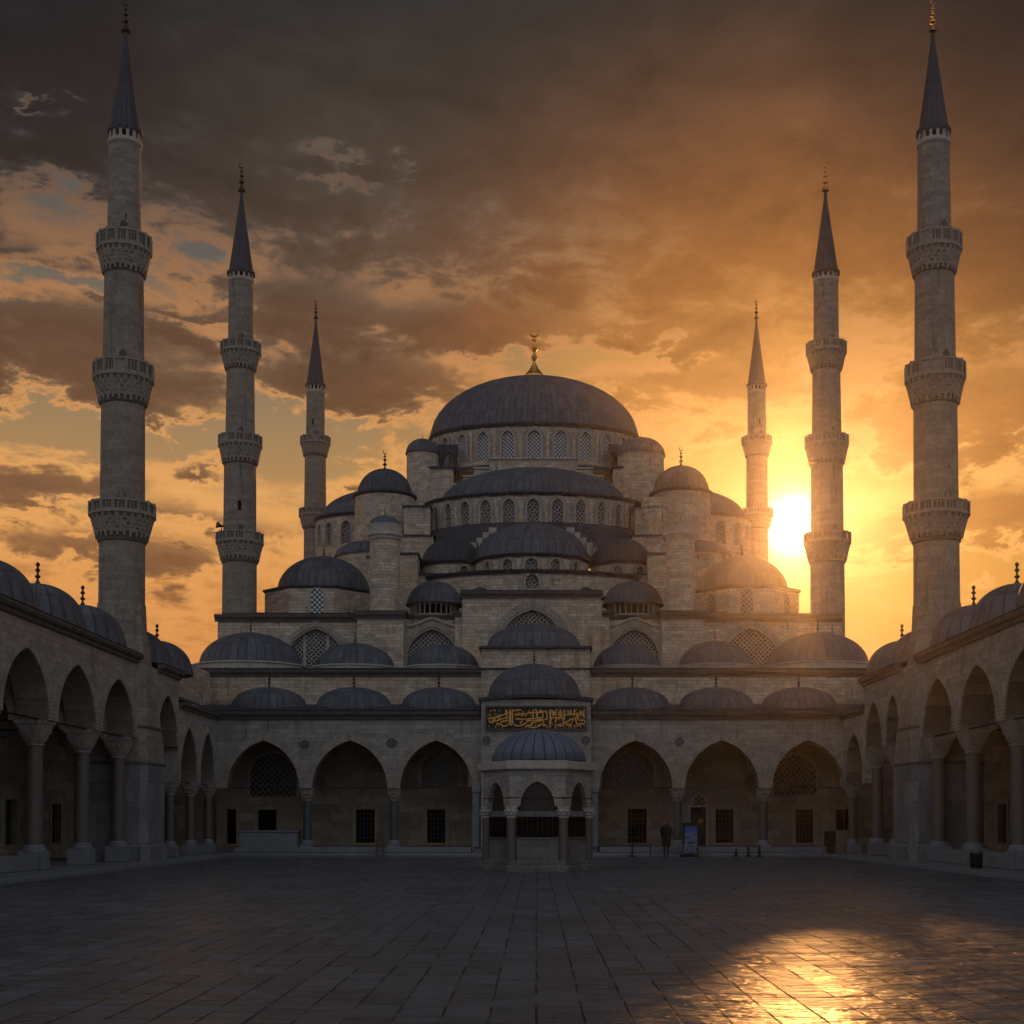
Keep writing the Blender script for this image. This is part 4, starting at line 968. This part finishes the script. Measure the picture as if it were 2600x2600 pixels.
    for (sx_, sy_, w, h) in slits:
        zz = Zc(sy_); xx = XO(sx_, Y, sy_); 
        rs = [q for q in shafts if q[0] <= sy_ <= q[1]]
        rr = rs[0][2] * k if rs else hb * k
        d = xx - X0; yy = Y - math.sqrt(max(.01, rr * rr - d * d)) ; mb.box(xx - w * k, xx + w * k, yy - .02, yy + .2, zz - h * k, zz + h * k)
    if slits: mb.build('slit_window', 'dark', T)
    if base: base(T, X0, Y)
    return T
def pier_base(s):
    def f(T, X0, Y):
        r = 44 * Y / F; b = 1.42; zt_ = ZO(1300, Y)
        sq = lambda w, z, e=.18: [(X0 + a, Y + c, z) for a, c in ((-w + e * w, -w), (w - e * w, -w), (w, -w + e * w), (w, w - e * w), (w - e * w, w), (-w + e * w, w), (-w, w - e * w), (-w, -w + e * w))]
        oct_ = lambda w, z: sq(w, z, .58)
        mb = MB(); mb.loft([sq(b, 3.9), sq(b * .97, 4.8, .22), sq(b * .86, 6.4, .38), sq(b * .72, 8.1, .52), oct_(r * .98, 9.2), oct_(r * .93, 10.2)], False, True); mb.build('tapered_base', 'stone_minaret', T)
        mb = MB(); mb.loft([sq(b, .1), sq(b, 3.9)], False, True); mb.build('base', 'pier_marble', T)
        mb = MB(); mb.loft([sq(b * 1.08, .05), sq(b * 1.08, .7), sq(b * 1.005, .77)], False, True); mb.build('plinth', 'pier_marble', T)
        mb = MB()
        for z, q_, e in ((3.9, 1.0, .18), (5.3, .945, .26)): mb.loft([sq(b * q_, z - .06, e), sq(b * q_ * 1.03, z - .03, e), sq(b * q_ * 1.03, z + .04, e), sq(b * q_ * .99, z + .07, e)])
        mb.build('string_course', 'cornice', T)
    return f
for (x, s, lab, fm) in ((230, -1, 'tall near minaret on the left with a dark finial, rising from the left arcade', 'bronze'), (1767, 1, 'tall near minaret on the right with a gilded finial, rising from the right arcade', 'gold')):
    minaret(54.1, x, [(272, 470, 29.5, 31.5), (500, 720, 36, 38.5), (735, 975, 40, 41.5), (990, 1420, 42, 44)],
        [(430, 461, 503, 50, 36), (674, 706, 748, 55, 40), (940, 966, 1005, 60.5, 42)], (57, 250, 28, 273, 30), 0, lab, fm, pier_base(s), 24,
        [(x + 14, 420, 3, 5), (x - 12, 1108 - 400, 2, 3)] if s < 0 else [(x - 4 + 12, 448, 2, 4), (x + 12, 890, 2, 2)])
for (x, lab, fm) in ((452, 'middle minaret on the left, with three balconies, behind the left end of the front wall', 'bronze'), (1561, 'middle minaret on the right, just right of the sun, with a gilded finial', 'gold')):
    minaret(80.8, x, [(528, 660, 23, 24), (690, 840, 26, 28), (865, 1030, 30, 31), (1050, 1330, 32, 33)],
        [(638, 658, 688, 37.5, 25.5), (815, 835, 865, 40.5, 30), (1000, 1020, 1049, 44, 32)], (358, 516, 23, 531, 23), 308, lab, fm, None, 20,
        [(x - 4, 797, 3.5, 5), (x + 6, 960, 3.5, 9)] if x < 900 else [(x, 800, 4, 5)])
for (x, lab) in ((594, 'farthest minaret on the left, thin, two balconies, beside the side half dome'), (1429, 'farthest minaret on the right, thin, washed out by the sun beside it')):
    minaret(116.0, x, [(738, 840, 17, 18), (856, 975, 20, 21), (990, 1150, 21, 22)],
        [(819, 833, 854, 28, 19.5), (956, 970, 990, 30, 21)], (599, 727, 17, 741, 17), 565, lab, 'bronze', None, 16, [(x, 800, 3, 6)])

# ================================================================ FOUNTAIN
YF = 46.6; kf = 45.0 / F; XF_ = XO(1014, 45.0, 1600)
FT = thing('fountain', (XF_, YF, 0), 'six sided stone ablution fountain with a blue lead dome in the middle of the courtyard', 'fountain')
ap = 1.58; Rf = ap / math.cos(math.pi / 6)
def hexr(w, z): return [(XF_ + w / math.cos(math.pi / 6) * math.cos(R(60 * i)), YF + w / math.cos(math.pi / 6) * math.sin(R(60 * i)), z) for i in range(6)]
mb = MB(); mb.loft([hexr(ap + .13, 0), hexr(ap + .13, .17), hexr(ap + .1, .2)], False, True); mb.loft([hexr(ap + .05, .2), hexr(ap + .05, .34), hexr(ap + .03, .37)], False, True); mb.build('stepped_base', 'basin_marble', FT)
zF = lambda y: ZO(y, 45.0)
def facet(i):
    a = R(-90 + 60 * i); nx, ny = math.cos(a), math.sin(a); tx, ty = -ny, nx
    return lambda u, z, d: (XF_ + nx * (ap - d) + tx * u, YF + ny * (ap - d) + ty * u, z)
hs = Rf / 2
zsp_, zap_, zcor = zF(1521), zF(1474), zF(1452)
for i in range(6):
    P = facet(i); op = dict(u=0, w=.56, zs=zsp_, za=zap_, zb=zsp_, c=.34)
    mb = MB(); arch_wall(mb, P, -hs, hs, zsp_, zcor - .02, .24, [op], n=18); w_ = mb.build('arch_wall', 'stone_grey', FT)
    mb = MB(); band(mb, P, op, .26, .02, leg=False); mb.build('archivolt', 'voussoir', w_)
    mb = MB(); P2_ = P; bx(mb, P, -hs + .22, hs - .22, .372, zF(1583), .1, .2); bx(mb, P, -hs + .2, hs - .2, zF(1583) + .003, zF(1583) + .05, .06, .24)
    pn = mb.build('marble_panel', 'basin_marble', FT)
    mb = MB(); bx(mb, P, -hs + .2, hs - .2, zF(1583) + .06, zF(1541), .15, .16)
    for k in range(9): u = -hs + .24 + (2 * hs - .48) * k / 8; bx(mb, P, u - .012, u + .012, zF(1583) + .055, zF(1541), .11, .14, 1)
    mb.build('grille', ['dark', 'iron'], FT)
    mb = MB(); bx(mb, P, -hs + .2, hs - .2, zF(1541) + .003, zF(1530), .1, .2); mb.build('lintel', 'basin_marble', FT)
    mb = MB(); fill(mb, P, dict(u=0, w=.56, zs=zsp_, za=zap_ - .02, zb=zF(1530) + .004), .16); mb.build('arch_screen', 'lat_fine', FT)
proto = None
for i in range(6):
    x, y, _ = hexr(ap - .1, 0)[i]
    if proto is None:
        mb = MB(); mb.lathe(x, y, [(.155, .372), (.15, zF(1540))], 16); proto = mb.build('column', 'granite', FT, 40)
        mb = MB(); capital(mb, x, y, zF(1540), zsp_ - .004, .15, .2); mb.build('capital', 'trim', proto, 35)
        px0 = WL[proto.name].copy()
    else: dup(proto, (x, y, px0.z), FT)
mb = MB(); mb.loft([hexr(ap, zcor - .06), hexr(ap + .1, zcor), hexr(ap + .16, zcor + .03), hexr(ap + .16, zF(1436)), hexr(ap - .05, zF(1434))], True, True); mb.build('cornice', 'trim', FT)
mb = MB(); mb.box(XF_ - .6, XF_ + .6, YF - .6, YF + .6, .37, 2.4); mb.build('basin_core', 'dark', FT)
lead_dome(XF_ + .05, YF, 1.6, zF(1434) + .02, ZO(1377, YF) - zF(1434) - .02, FT, 26, 'lead_blue')
mb = MB()
for i in range(6):
    a, b = hexr(ap + .01, zF(1505))[i], hexr(ap + .01, zF(1505))[(i + 1) % 6]; mb.tube([a, b], .022, 5)
mb.build('tie_rod', 'iron', FT)

# ================================================================ THINGS IN THE COURTYARD
def px(x, y, Y): return UN(x, y, Y)
# person
def person(x, Y, z0):
    me = bpy.data.meshes.new('person'); H = 1.70
    J = [(0, 0, .92), (0, 0, 1.12), (0, -.01, 1.38), (0, 0, 1.49), (0, -.01, 1.60), (0, -.012, 1.69),
         (.09, 0, .88), (.085, -.01, .48), (.08, .02, .09), (.085, -.12, .04), (-.09, 0, .88), (-.085, -.01, .48), (-.08, .02, .09), (-.085, -.12, .04),
         (.19, 0, 1.37), (.215, .02, 1.10), (.17, -.09, .92), (-.19, 0, 1.37), (-.215, .02, 1.10), (-.17, -.09, .92)]
    E = [(0,1),(1,2),(2,3),(3,4),(4,5),(0,6),(6,7),(7,8),(8,9),(0,10),(10,11),(11,12),(12,13),(2,14),(14,15),(15,16),(2,17),(17,18),(18,19)]
    Rd = [(.15,.11),(.14,.1),(.15,.1),(.055,.055),(.082,.095),(.07,.08),(.085,.085),(.06,.06),(.042,.045),(.04,.03),(.085,.085),(.06,.06),(.042,.045),(.04,.03),(.06,.06),(.045,.045),(.035,.035),(.06,.06),(.045,.045),(.035,.035)]
    me.from_pydata(J, E, []); ob = bpy.data.objects.new('person', me); me.materials.append(M['trouser'])
    link(ob, (x, Y, z0)); m = ob.modifiers.new('skin', 'SKIN'); m.use_smooth_shade = True
    for v, r in zip(me.skin_vertices[0].data, Rd): v.radius = r
    me.skin_vertices[0].data[0].use_root = True
    s = ob.modifiers.new('sub', 'SUBSURF'); s.levels = 1; s.render_levels = 1
    def ell(rings, n=16): return [[(x + cx + a * math.cos(2*math.pi*i/n), Y + cy + b * math.sin(2*math.pi*i/n), z0 + z) for i in range(n)] for (cx, cy, a, b, z) in rings]
    mb = MB(); mb.loft(ell([(0,0,.17,.15,.5),(0,0,.21,.165,.72),(0,0,.235,.17,.98),(0,0,.225,.16,1.2),(0,0,.215,.15,1.34),(0,0,.17,.125,1.42),(0,0,.09,.09,1.5)]), True, True)
    for s_ in (-1, 1):
        mb.tube([(x + s_*.17, Y, z0 + 1.39), (x + s_*.225, Y + .02, z0 + 1.12), (x + s_*.2, Y - .13, z0 + .93), (x + s_*.16, Y - .15, z0 + .9)], [.075, .075, .065, .06], 10)
    mb.tube([(x - .09, Y - .02, z0 + 1.49), (x, Y - .1, z0 + 1.47), (x + .09, Y - .02, z0 + 1.49)], .04, 8)
    mb.build('coat', 'coat', ob, 60)
    mb = MB(); mb.loft(ell([(0,-.02,.055,.05,1.5),(0,-.022,.072,.085,1.55),(0,-.02,.08,.095,1.61),(0,-.015,.075,.09,1.66)]), True, True)
    mb.tube([(x, Y - .105, z0 + 1.615), (x, Y - .13, z0 + 1.585)], [.012, .018], 6); 
    for s_ in (-1, 1): mb.tube([(x + s_*.08, Y - .01, z0 + 1.585), (x + s_*.083, Y, z0 + 1.63)], .014, 5)
    mb.tube([(x - .03, Y - .102, z0 + 1.555), (x + .03, Y - .102, z0 + 1.555)], .007, 5)
    mb.build('face', 'skin', ob, 60)
    mb = MB(); mb.loft(ell([(0,-.012,.088,.1,1.635),(0,-.01,.098,.11,1.655),(0,-.005,.098,.108,1.70),(0,0,.07,.08,1.755),(0,0,.02,.02,1.79)]), True, True); mb.tube([(x - .07, Y - .1, z0 + 1.65), (x, Y - .16, z0 + 1.64), (x + .07, Y - .1, z0 + 1.65)], .016, 6)
    mb.build('cap', 'red', ob, 60)
    tag(ob, 'person standing in a long black coat and red cap in front of the portico step', 'person')
person(XO(1257, 64.6, 1600), 64.6, 0.0)
# advertising board
Ys = 64.7; xs0, xs1 = XO(1288, Ys, 1580), XO(1317, Ys, 1580); zs0, zs1 = .12, ZO(1552, Ys)
SB = thing('sign_board', ((xs0 + xs1) / 2, Ys, 0), 'upright poster board with a blue top, beside the person in the red cap', 'sign')
mb = MB(); w = .05
mb.bevbox(xs0, xs0 + w, Ys - .04, Ys + .04, .06, zs1, .01); mb.bevbox(xs1 - w, xs1, Ys - .04, Ys + .04, .06, zs1, .01); mb.box(xs0 + w, xs1 - w, Ys - .04, Ys + .04, zs1 - .17, zs1 - .002); mb.box(xs0 + w, xs1 - w, Ys - .03, Ys + .03, .1, .16); mb.build('frame', 'iron', SB)
pw = xs1 - xs0 - 2 * w; ph = zs1 - .17 - .16
mb = MB(); mb.box(xs0 + w, xs1 - w, Ys - .012, Ys + .012, .162, zs1 - .172)
pq = lambda u, v, d: (xs0 + w + pw * u, Ys - .0125 - d, .162 + ph * v)
def pr(u0, u1, v0, v1, mi, d=.003): mb.face([pq(u0, v0, d), pq(u1, v0, d), pq(u1, v1, d), pq(u0, v1, d)], mi=mi)
pr(.1, 1, .77, .97, 1); pr(.1, 1, .975, .995, 0, .004); pr(0, .1, .35, 1, 2)
for u in (.2, .33, .5, .62, .8): pr(u, u + .04, .8, .93, 0 if u in (.33, .62) else 2, .005)
for (u, v, a, b) in ((.33, .585, .2, .035), (.85, .68, .15, .02), (.62, .4, .3, .035), (.45, .36, .22, .03)):
    mb.face([pq(u + a * math.cos(2 * math.pi * i / 14), v + b * math.sin(2 * math.pi * i / 14), .004) for i in range(14)], mi=2)
for rr, mi, d in ((1.0, 2, .004), (.82, 0, .0055), (.55, 2, .007), (.4, 0, .0085), (.16, 2, .01)):
    mb.face([pq(.58 + .42 * rr * math.cos(2 * math.pi * i / 18), .15 + .14 * rr * math.sin(2 * math.pi * i / 18), d) for i in range(18)], mi=mi)
for v in (.03, .07, .11, .15, .19): pr(.02, .1, v, v + .018, 0, .004)
for v in (.5, .53, .47, .64): pr(.3, .9, v, v + .01, 1, .005)
mb.build('poster', ['poster_white', 'poster_blue', 'poster_dark'], SB)
mb = MB(); mb.bevbox(xs0 - .12, xs1 - .2, Ys - .3, Ys + .25, 0, .09, .02); mb.bevbox(xs1 - .2, xs1 + .08, Ys - .16, Ys + .16, 0, .055, .02); mb.build('foot', 'iron', SB)
# bollards
def bollard(x, Y, h, lab):
    mb = MB(); mb.lathe(x, Y, [(.13, 0), (.13, .05), (.055, .08), (.05, h * .7), (.06, h * .72), (.05, h * .76), (.055, h - .06), (.03, h), (0, h + .01)], 14)
    return tag(mb.build('bollard', 'iron', None, 40), lab, 'bollard', 'posts along the portico step')
b0 = bollard(XO(1389, 64.9, 1605), 64.9, .36, 'short black post by the portico step, lowest and nearest the poster board')
b1 = bollard(XO(1412, 64.9, 1605), 64.9, .52, 'black post between the two other posts by the portico step')
b2 = dup(b1, (XO(1433, 64.7, 1605), 64.7, 0)); b2['label'] = 'black post nearest the dark cabinet, last of the three by the step'
# barrier
xb = XO(1190, 64.6, 1600); BR = thing('barrier', (xb, 64.6, 0), 'low black metal barrier rail standing right of the fountain by the step', 'barrier')
mb = MB(); mb.tube([(xb + .07, 64.6, .05), (xb + .07, 64.6, .62)], .035, 8); mb.build('post', 'iron', BR, 40)
mb = MB(); mb.bevbox(xb - .14, xb + .24, 64.4, 64.8, 0, .06, .02); mb.build('foot', 'iron', BR)
mb = MB(); mb.tube([(xb + .06, 64.6, .6), (xb + .5, 64.7, .58), (xb + .95, 64.8, .6)], .025, 6); mb.tube([(xb + .93, 64.8, .0), (xb + .93, 64.8, .6)], .025, 6); mb.build('rail', 'iron', BR, 40)
# dark cabinet on a stand
Yc_ = 65.0; xc0, xc1 = XO(1552, Yc_, 1580), XO(1575, Yc_, 1580)
CB = thing('cabinet', ((xc0 + xc1) / 2, Yc_, 0), 'dark box on a pedestal at the right end of the portico step', 'cabinet')
mb = MB(); mb.bevbox(xc0 + .12, xc1, Yc_ - .25, Yc_ + .25, ZO(1596, Yc_), ZO(1567, Yc_), .03); mb.build('box', 'iron', CB)
mb = MB(); mb.bevbox(xc0 + .25, xc1 - .02, Yc_ - .16, Yc_ + .16, 0.05, ZO(1596, Yc_) - .003, .02); mb.bevbox(xc0 + .15, xc1 + .05, Yc_ - .26, Yc_ + .26, 0, .048, .01); mb.build('pedestal', 'wood', CB)
mb = MB(); mb.tube([(xc0 + .13, Yc_ - .2, ZO(1569, Yc_)), (xc0 - .08, Yc_ - .2, ZO(1569, Yc_)), (xc0 - .08, Yc_ - .2, ZO(1592, Yc_)), (xc0 + .13, Yc_ - .2, ZO(1592, Yc_))], .02, 6); mb.tube([(xc0 + .13, Yc_ - .2, ZO(1580, Yc_)), (xc0 - .08, Yc_ - .2, ZO(1580, Yc_))], .014, 6); mb.build('handle', 'grey_metal', CB, 40)
# litter bin
Yl = 44.9; xl = 14.32; LB = thing('litter_bin', (xl, Yl, .13), 'black cylindrical litter bin against the low marble wall of the right arcade', 'litter bin')
mb = MB(); mb.lathe(xl, Yl, [(.16, .13), (.175, .16), (.19, .63), (.185, .63), (.17, .19), (0, .19)], 20); mb.build('body', 'iron', LB, 40)
mb = MB(); mb.lathe(xl, Yl, [(.195, .62), (.2, .65), (.195, .69), (.16, .70), (.155, .63)], 20); mb.build('rim', 'grey_metal', LB, 40)
mb = MB()
for i in range(14): a = 2 * math.pi * i / 14; mb.tube([(xl + .18 * math.cos(a), Yl + .18 * math.sin(a), .17), (xl + .197 * math.cos(a), Yl + .197 * math.sin(a), .62)], .012, 4)
mb.build('slat', 'iron', LB)
# leaning metal rack
Yk = 65.3; RK = thing('rack', (XO(720, Yk, 1600), Yk - .4, 0), 'rusty metal grid leaning against the portico step left of the fountain', 'rack')
pk = lambda u, v: (XO(711 + 14 * u + 5 * v * 0 + (1 - v) * 3, Yk, 1600), Yk - .9 + .55 * v, .02 + 1.12 * v)
mb = MB()
for u in (0, .33, .66, 1): mb.tube([pk(u, 0), pk(u, .97 if 0 < u < 1 else .93)], .022 if u in (0, 1) else .014, 5)
mb.tube([pk(0, .93), pk(.2, .99), pk(.5, 1.01), pk(.8, .99), pk(1, .93)], .022, 5); mb.build('frame', 'bronze', RK)
mb = MB()
for i in range(9): mb.tube([pk(0, .06 + .1 * i), pk(1, .06 + .1 * i)], .013, 5)
mb.build('bar', 'bronze', RK)
# marble bench wall in the first bay
Yw = YB - .1; a, b = XO(450, Yw, 1580), XO(561, Yw, 1580)
BW = thing('marble_basin', ((a + b) / 2, Yw, .42), 'low slab-sided marble tank standing in the leftmost bay of the portico', 'basin')
mb = MB(); mb.bevbox(a, b, Yw, Yw + .9, .42, ZO(1570, Yw), .02); mb.build('body', 'marble', BW)
mb = MB(); mb.bevbox(a - .05, b + .05, Yw - .05, Yw + .95, ZO(1570, Yw) + .002, ZO(1567, Yw), .015); mb.build('rim', 'marble', BW)
# loudspeaker on the left middle minaret
xs, zs = UN(418, 996, 80.0); mb = MB(); mb.tube([(xs, 80, zs - .55), (xs, 80, zs + .1)], .03, 6); mb.tube([(xs + .12, 80.1, zs + .12), (xs - .02, 79.95, zs + .1), (xs - .2, 79.8, zs + .14)], [.05, .07, .2], 10)
tag(mb.build('loudspeaker', 'iron', None, 40), 'small horn loudspeaker on the lowest balcony of the left middle minaret', 'loudspeaker')

# ================================================================ SKY, SUN, AIR
SX, SY = 1500.0, 990.0
vx, vy = (SX - PX) / F, (YP - SY) / F
S = Vector((vx, math.cos(TH) - vy * math.sin(TH), math.sin(TH) + vy * math.cos(TH))).normalized()
SUN_EL = math.asin(S.z); SUN_AZ = math.atan2(S.x, S.y)
w = bpy.data.worlds.new('World'); sc.world = w; w.use_nodes = True
g = G(w.node_tree); bg = g.n['Background']
D = g.vm('NORMALIZE', g.new('ShaderNodeTexCoord').outputs['Generated'])
d = g.sep(D)
sky = g.new('ShaderNodeTexSky', sky_type='NISHITA', sun_disc=False, sun_elevation=max(SUN_EL * .35, R(1)), sun_rotation=SUN_AZ)
sky.dust_density = 3.0; sky.air_density = 1.5
ang = g.m('ARCCOSINE', g.m('MINIMUM', g.vm('DOT_PRODUCT', D, tuple(S)), 0.999999))       # radians from the sun
el = g.m('ARCSINE', d[2])
# cloud sheet coordinates
den = g.m('ADD', g.m('MAXIMUM', d[2], 0.0), 0.10)
cu, cv = g.m('DIVIDE', d[0], den), g.m('DIVIDE', d[1], den)
cp = g.comb(cu, cv, 0.0)
nA = g.noise(g.vm('ADD', cp, (3.1, 1.7, 0.0)), 0.9, 8, 0.58, 0.4)
nB = g.noise(g.comb(g.m('MULTIPLY', d[0], 11.0), g.m('MULTIPLY', d[2], 26.0), 1.3), 1.0, 7, 0.6, 0.6)
nC = g.noise(g.comb(g.m('MULTIPLY', d[0], 32.0), g.m('MULTIPLY', d[2], 62.0), 5.3), 1.0, 8, 0.65, 0.3)
n = g.m('MULTIPLY_ADD', g.m('SUBTRACT', g.m('ADD', g.m('MULTIPLY', nA, 0.30), g.m('ADD', g.m('MULTIPLY', nB, 0.42), g.m('MULTIPLY', nC, 0.30))), 0.5), 1.75, 0.5)
eld = g.m('MULTIPLY', el, 180 / math.pi); and_ = g.m('MULTIPLY', ang, 180 / math.pi)
azd = g.m('MULTIPLY', g.m('ARCTAN2', d[0], d[1]), 180 / math.pi)
# where the deck is closed: high up and to the right; broken towards the left and low
wa = g.m('ADD', azd, g.m('ADD', g.m('MULTIPLY_ADD', nC, 7.0, -3.5), g.m('MULTIPLY_ADD', nA, 6.0, -3.0)))
we = g.m('ADD', eld, g.m('ADD', g.m('MULTIPLY_ADD', nB, 5.0, -2.5), g.m('MULTIPLY_ADD', nC, 3.0, -1.5)))
def mass(x, y, rx, ry, wt):
    """one bank (or, negative, one gap) of cloud, placed by direction"""
    a = math.degrees(math.atan((x - PX) / F)); e = math.degrees(math.atan((1550 - y) / F)); k = 57.3 / F
    q = g.m('ADD', g.m('POWER', g.m('DIVIDE', g.m('ABSOLUTE', g.m('SUBTRACT', wa, a)), rx * k), 2.0), g.m('POWER', g.m('DIVIDE', g.m('ABSOLUTE', g.m('SUBTRACT', we, e)), ry * k), 2.0))
    return g.m('MULTIPLY', g.m('POWER', 2.718, g.m('MULTIPLY', q, -1.0)), wt)
cov = g.m('ADD', g.m('MULTIPLY', g.m('SUBTRACT', n, 0.5), 0.95), g.ramp(g.m('DIVIDE', g.m('SUBTRACT', we, g.m('MULTIPLY', azd, -0.10)), 40.0), [(0.0, .46), (.18, .45), (.33, .45), (.46, .5), (.56, .72), (.7, .98), (1, 1)]))
cov = g.m('SUBTRACT', cov, 0.5)
for b_ in ((40, 700, 230, 95, .42), (640, 720, 250, 55, .36), (850, 612, 150, 30, .34), (60, 955, 210, 45, .32), (360, 905, 80, 24, .3), (300, 800, 130, 40, .2), (1880, 1010, 110, 38, .4), (1830, 830, 190, 75, .36), (1330, 700, 220, 60, .22), (1120, 760, 120, 30, .2),
           (700, 905, 70, 20, .25), (230, 1060, 190, 26, .22), (330, 1000, 160, 22, .18), (500, 600, 200, 50, .25), (1640, 1010, 60, 14, .25),
           (50, 580, 100, 45, -.30), (300, 585, 120, 40, -.15), (60, 545, 60, 14, .2), (120, 610, 70, 14, .22), (320, 640, 90, 14, .2), (60, 430, 110, 45, -.3), (590, 320, 45, 22, -.34), (660, 335, 30, 22, -.28), (760, 326, 45, 12, -.26), (720, 560, 60, 50, -.05), (130, 860, 200, 40, -.3), (480, 850, 200, 50, -.28), (1200, 655, 150, 22, -.34), (1000, 690, 200, 20, -.2), (1560, 900, 330, 45, -.3), (60, 268, 40, 14, -.36), (1850, 1150, 300, 90, -.2)):
    cov = g.m('ADD', cov, mass(*b_))
mask = g.smooth(cov, -0.17, 0.28)
rim = g.m('MULTIPLY', g.smooth(cov, -0.16, 0.0), g.m('SUBTRACT', 1.0, g.smooth(cov, 0.0, 0.15)))
tex = g.m('MULTIPLY_ADD', g.m('SUBTRACT', n, 0.5), -1.5, 1.0)
clear = g.ramp(g.m('DIVIDE', eld, 40.0), [(0, (.36, .13, .045)), (.12, (.47, .155, .042)), (.22, (.54, .21, .055)), (.33, (.45, .245, .09)), (.43, (.25, .18, .105)), (.55, (.11, .10, .09)), (.8, (.05, .06, .07))])
clear = g.mix(g.smooth(and_, 22.0, 6.0) if False else g.m('SUBTRACT', 1.0, g.smooth(and_, 5.0, 20.0)), clear, (.56, .255, .05))
far = g.ramp(g.m('DIVIDE', eld, 40.0), [(0, (.36, .145, .055)), (.15, (.34, .145, .055)), (.25, (.24, .11, .05)), (.38, (.145, .068, .036)), (.5, (.105, .052, .03)), (.62, (.05, .037, .03)), (.78, (.020, .021, .022)), (1, (.015, .017, .019))])
near = g.ramp(g.m('DIVIDE', and_, 30.0), [(0, (.8, .48, .13)), (.12, (.46, .19, .04)), (.25, (.35, .135, .03)), (.34, (.30, .107, .026)), (.46, (.20, .074, .025)), (.58, (.125, .052, .025)), (.72, (.055, .036, .027)), (.9, (.022, .020, .019))])
dens = g.mix(g.m('SUBTRACT', 1.0, g.smooth(and_, 9.0, 25.0)), far, near)
dens = g.mix(1.0, dens, g.comb(tex, tex, tex), 'MULTIPLY')
dkf = g.m('SUBTRACT', 1.0, g.m('MULTIPLY', g.m('MULTIPLY', g.smooth(g.m('ABSOLUTE', azd), 7.0, 21.0), g.smooth(eld, 14.0, 29.0)), 0.62))
dens = g.mix(1.0, dens, g.comb(dkf, dkf, g.m('MULTIPLY_ADD', dkf, 0.8, 0.2)), 'MULTIPLY')
col = g.mix(mask, clear, dens)
rimc = g.ramp(g.m('DIVIDE', eld, 40.0), [(0, (.55, .2, .055)), (.2, (.85, .36, .1)), (.33, (.95, .45, .13)), (.45, (.66, .28, .09)), (.6, (.16, .09, .055)), (.8, (.02, .02, .02))])
col = g.mix(g.m('MULTIPLY', rim, .7), col, rimc)
# the sky opposite the sunset and overhead: dull blue-grey
back = g.smooth(d[1], 0.35, -0.35) if False else g.m('SUBTRACT', 1.0, g.smooth(d[1], -0.3, 0.45))
backc = g.ramp(g.m('DIVIDE', eld, 90.0), [(0, (.17, .19, .23)), (.12, (.30, .325, .38)), (.4, (.34, .365, .42)), (.7, (.21, .23, .27)), (1, (.10, .11, .13))])
col = g.mix(back, col, backc)
col = g.mix(1.0, col, g.mix(1.0, sky.outputs[0], (.004, .004, .004), 'MULTIPLY'), 'ADD')
# the sun's disc and the bright aureole of thin cloud round it
aur = g.m('ADD', g.m('MULTIPLY', g.m('POWER', 2.718, g.m('MULTIPLY', g.m('POWER', g.m('DIVIDE', and_, 0.75), 2.0), -1.0)), 22.0),
      g.m('ADD', g.m('MULTIPLY', g.m('POWER', 2.718, g.m('DIVIDE', and_, -1.5)), 1.6), g.m('MULTIPLY', g.m('POWER', 2.718, g.m('DIVIDE', and_, -4.0)), 0.2)))
col = g.mix(1.0, col, g.mix(1.0, g.comb(aur, aur, aur), (1.0, .6, .23), 'MULTIPLY'), 'ADD')
g.put(bg.inputs['Color'], col); bg.inputs['Strength'].default_value = 1.0

l = bpy.data.lights.new('sun', 'SUN'); l.energy = 1.5; l.angle = R(2.3); l.color = (1.0, .43, .125)
lo = bpy.data.objects.new('sun', l); COL.objects.link(lo); lo.rotation_euler = (-S).to_track_quat('-Z', 'Y').to_euler(); lo.location = (0, 0, 60)

HAZE = True
if HAZE:
    hm = bpy.data.materials.new('evening_haze'); hm.use_nodes = True; t = hm.node_tree; t.nodes.remove(t.nodes['Principled BSDF'])
    v = t.nodes.new('ShaderNodeVolumePrincipled'); v.inputs['Color'].default_value = (.95, .87, .78, 1); v.inputs['Density'].default_value = 0.0004; v.inputs['Anisotropy'].default_value = .93
    t.links.new(v.outputs[0], t.nodes['Material Output'].inputs['Volume'])
    mb = MB(); mb.box(-152, 152, -122, 152, -1, 47); M['haze'] = hm; tag(mb.build('haze', 'haze'), kind='stuff')

cam = bpy.data.cameras.new('camera'); co = bpy.data.objects.new('camera', cam); COL.objects.link(co); sc.camera = co
co.location = (0, 0, HC); co.rotation_euler = (math.pi / 2 + TH, 0, 0)
cam.sensor_width = 36; cam.sensor_fit = 'HORIZONTAL'; cam.lens = 36 * F / 1932
cam.shift_x = -(PX - 966) / 1932; cam.shift_y = (YP - 966) / 1932
cam.clip_start = .1; cam.clip_end = 2000
sc.render.resolution_x = sc.render.resolution_y = 1024
sc.view_settings.view_transform = 'Standard'; sc.view_settings.look = 'None'; sc.view_settings.exposure = 0; sc.view_settings.gamma = 1
sc.cycles.use_denoising = True
sc.cycles.max_bounces = 6; sc.cycles.volume_bounces = 0
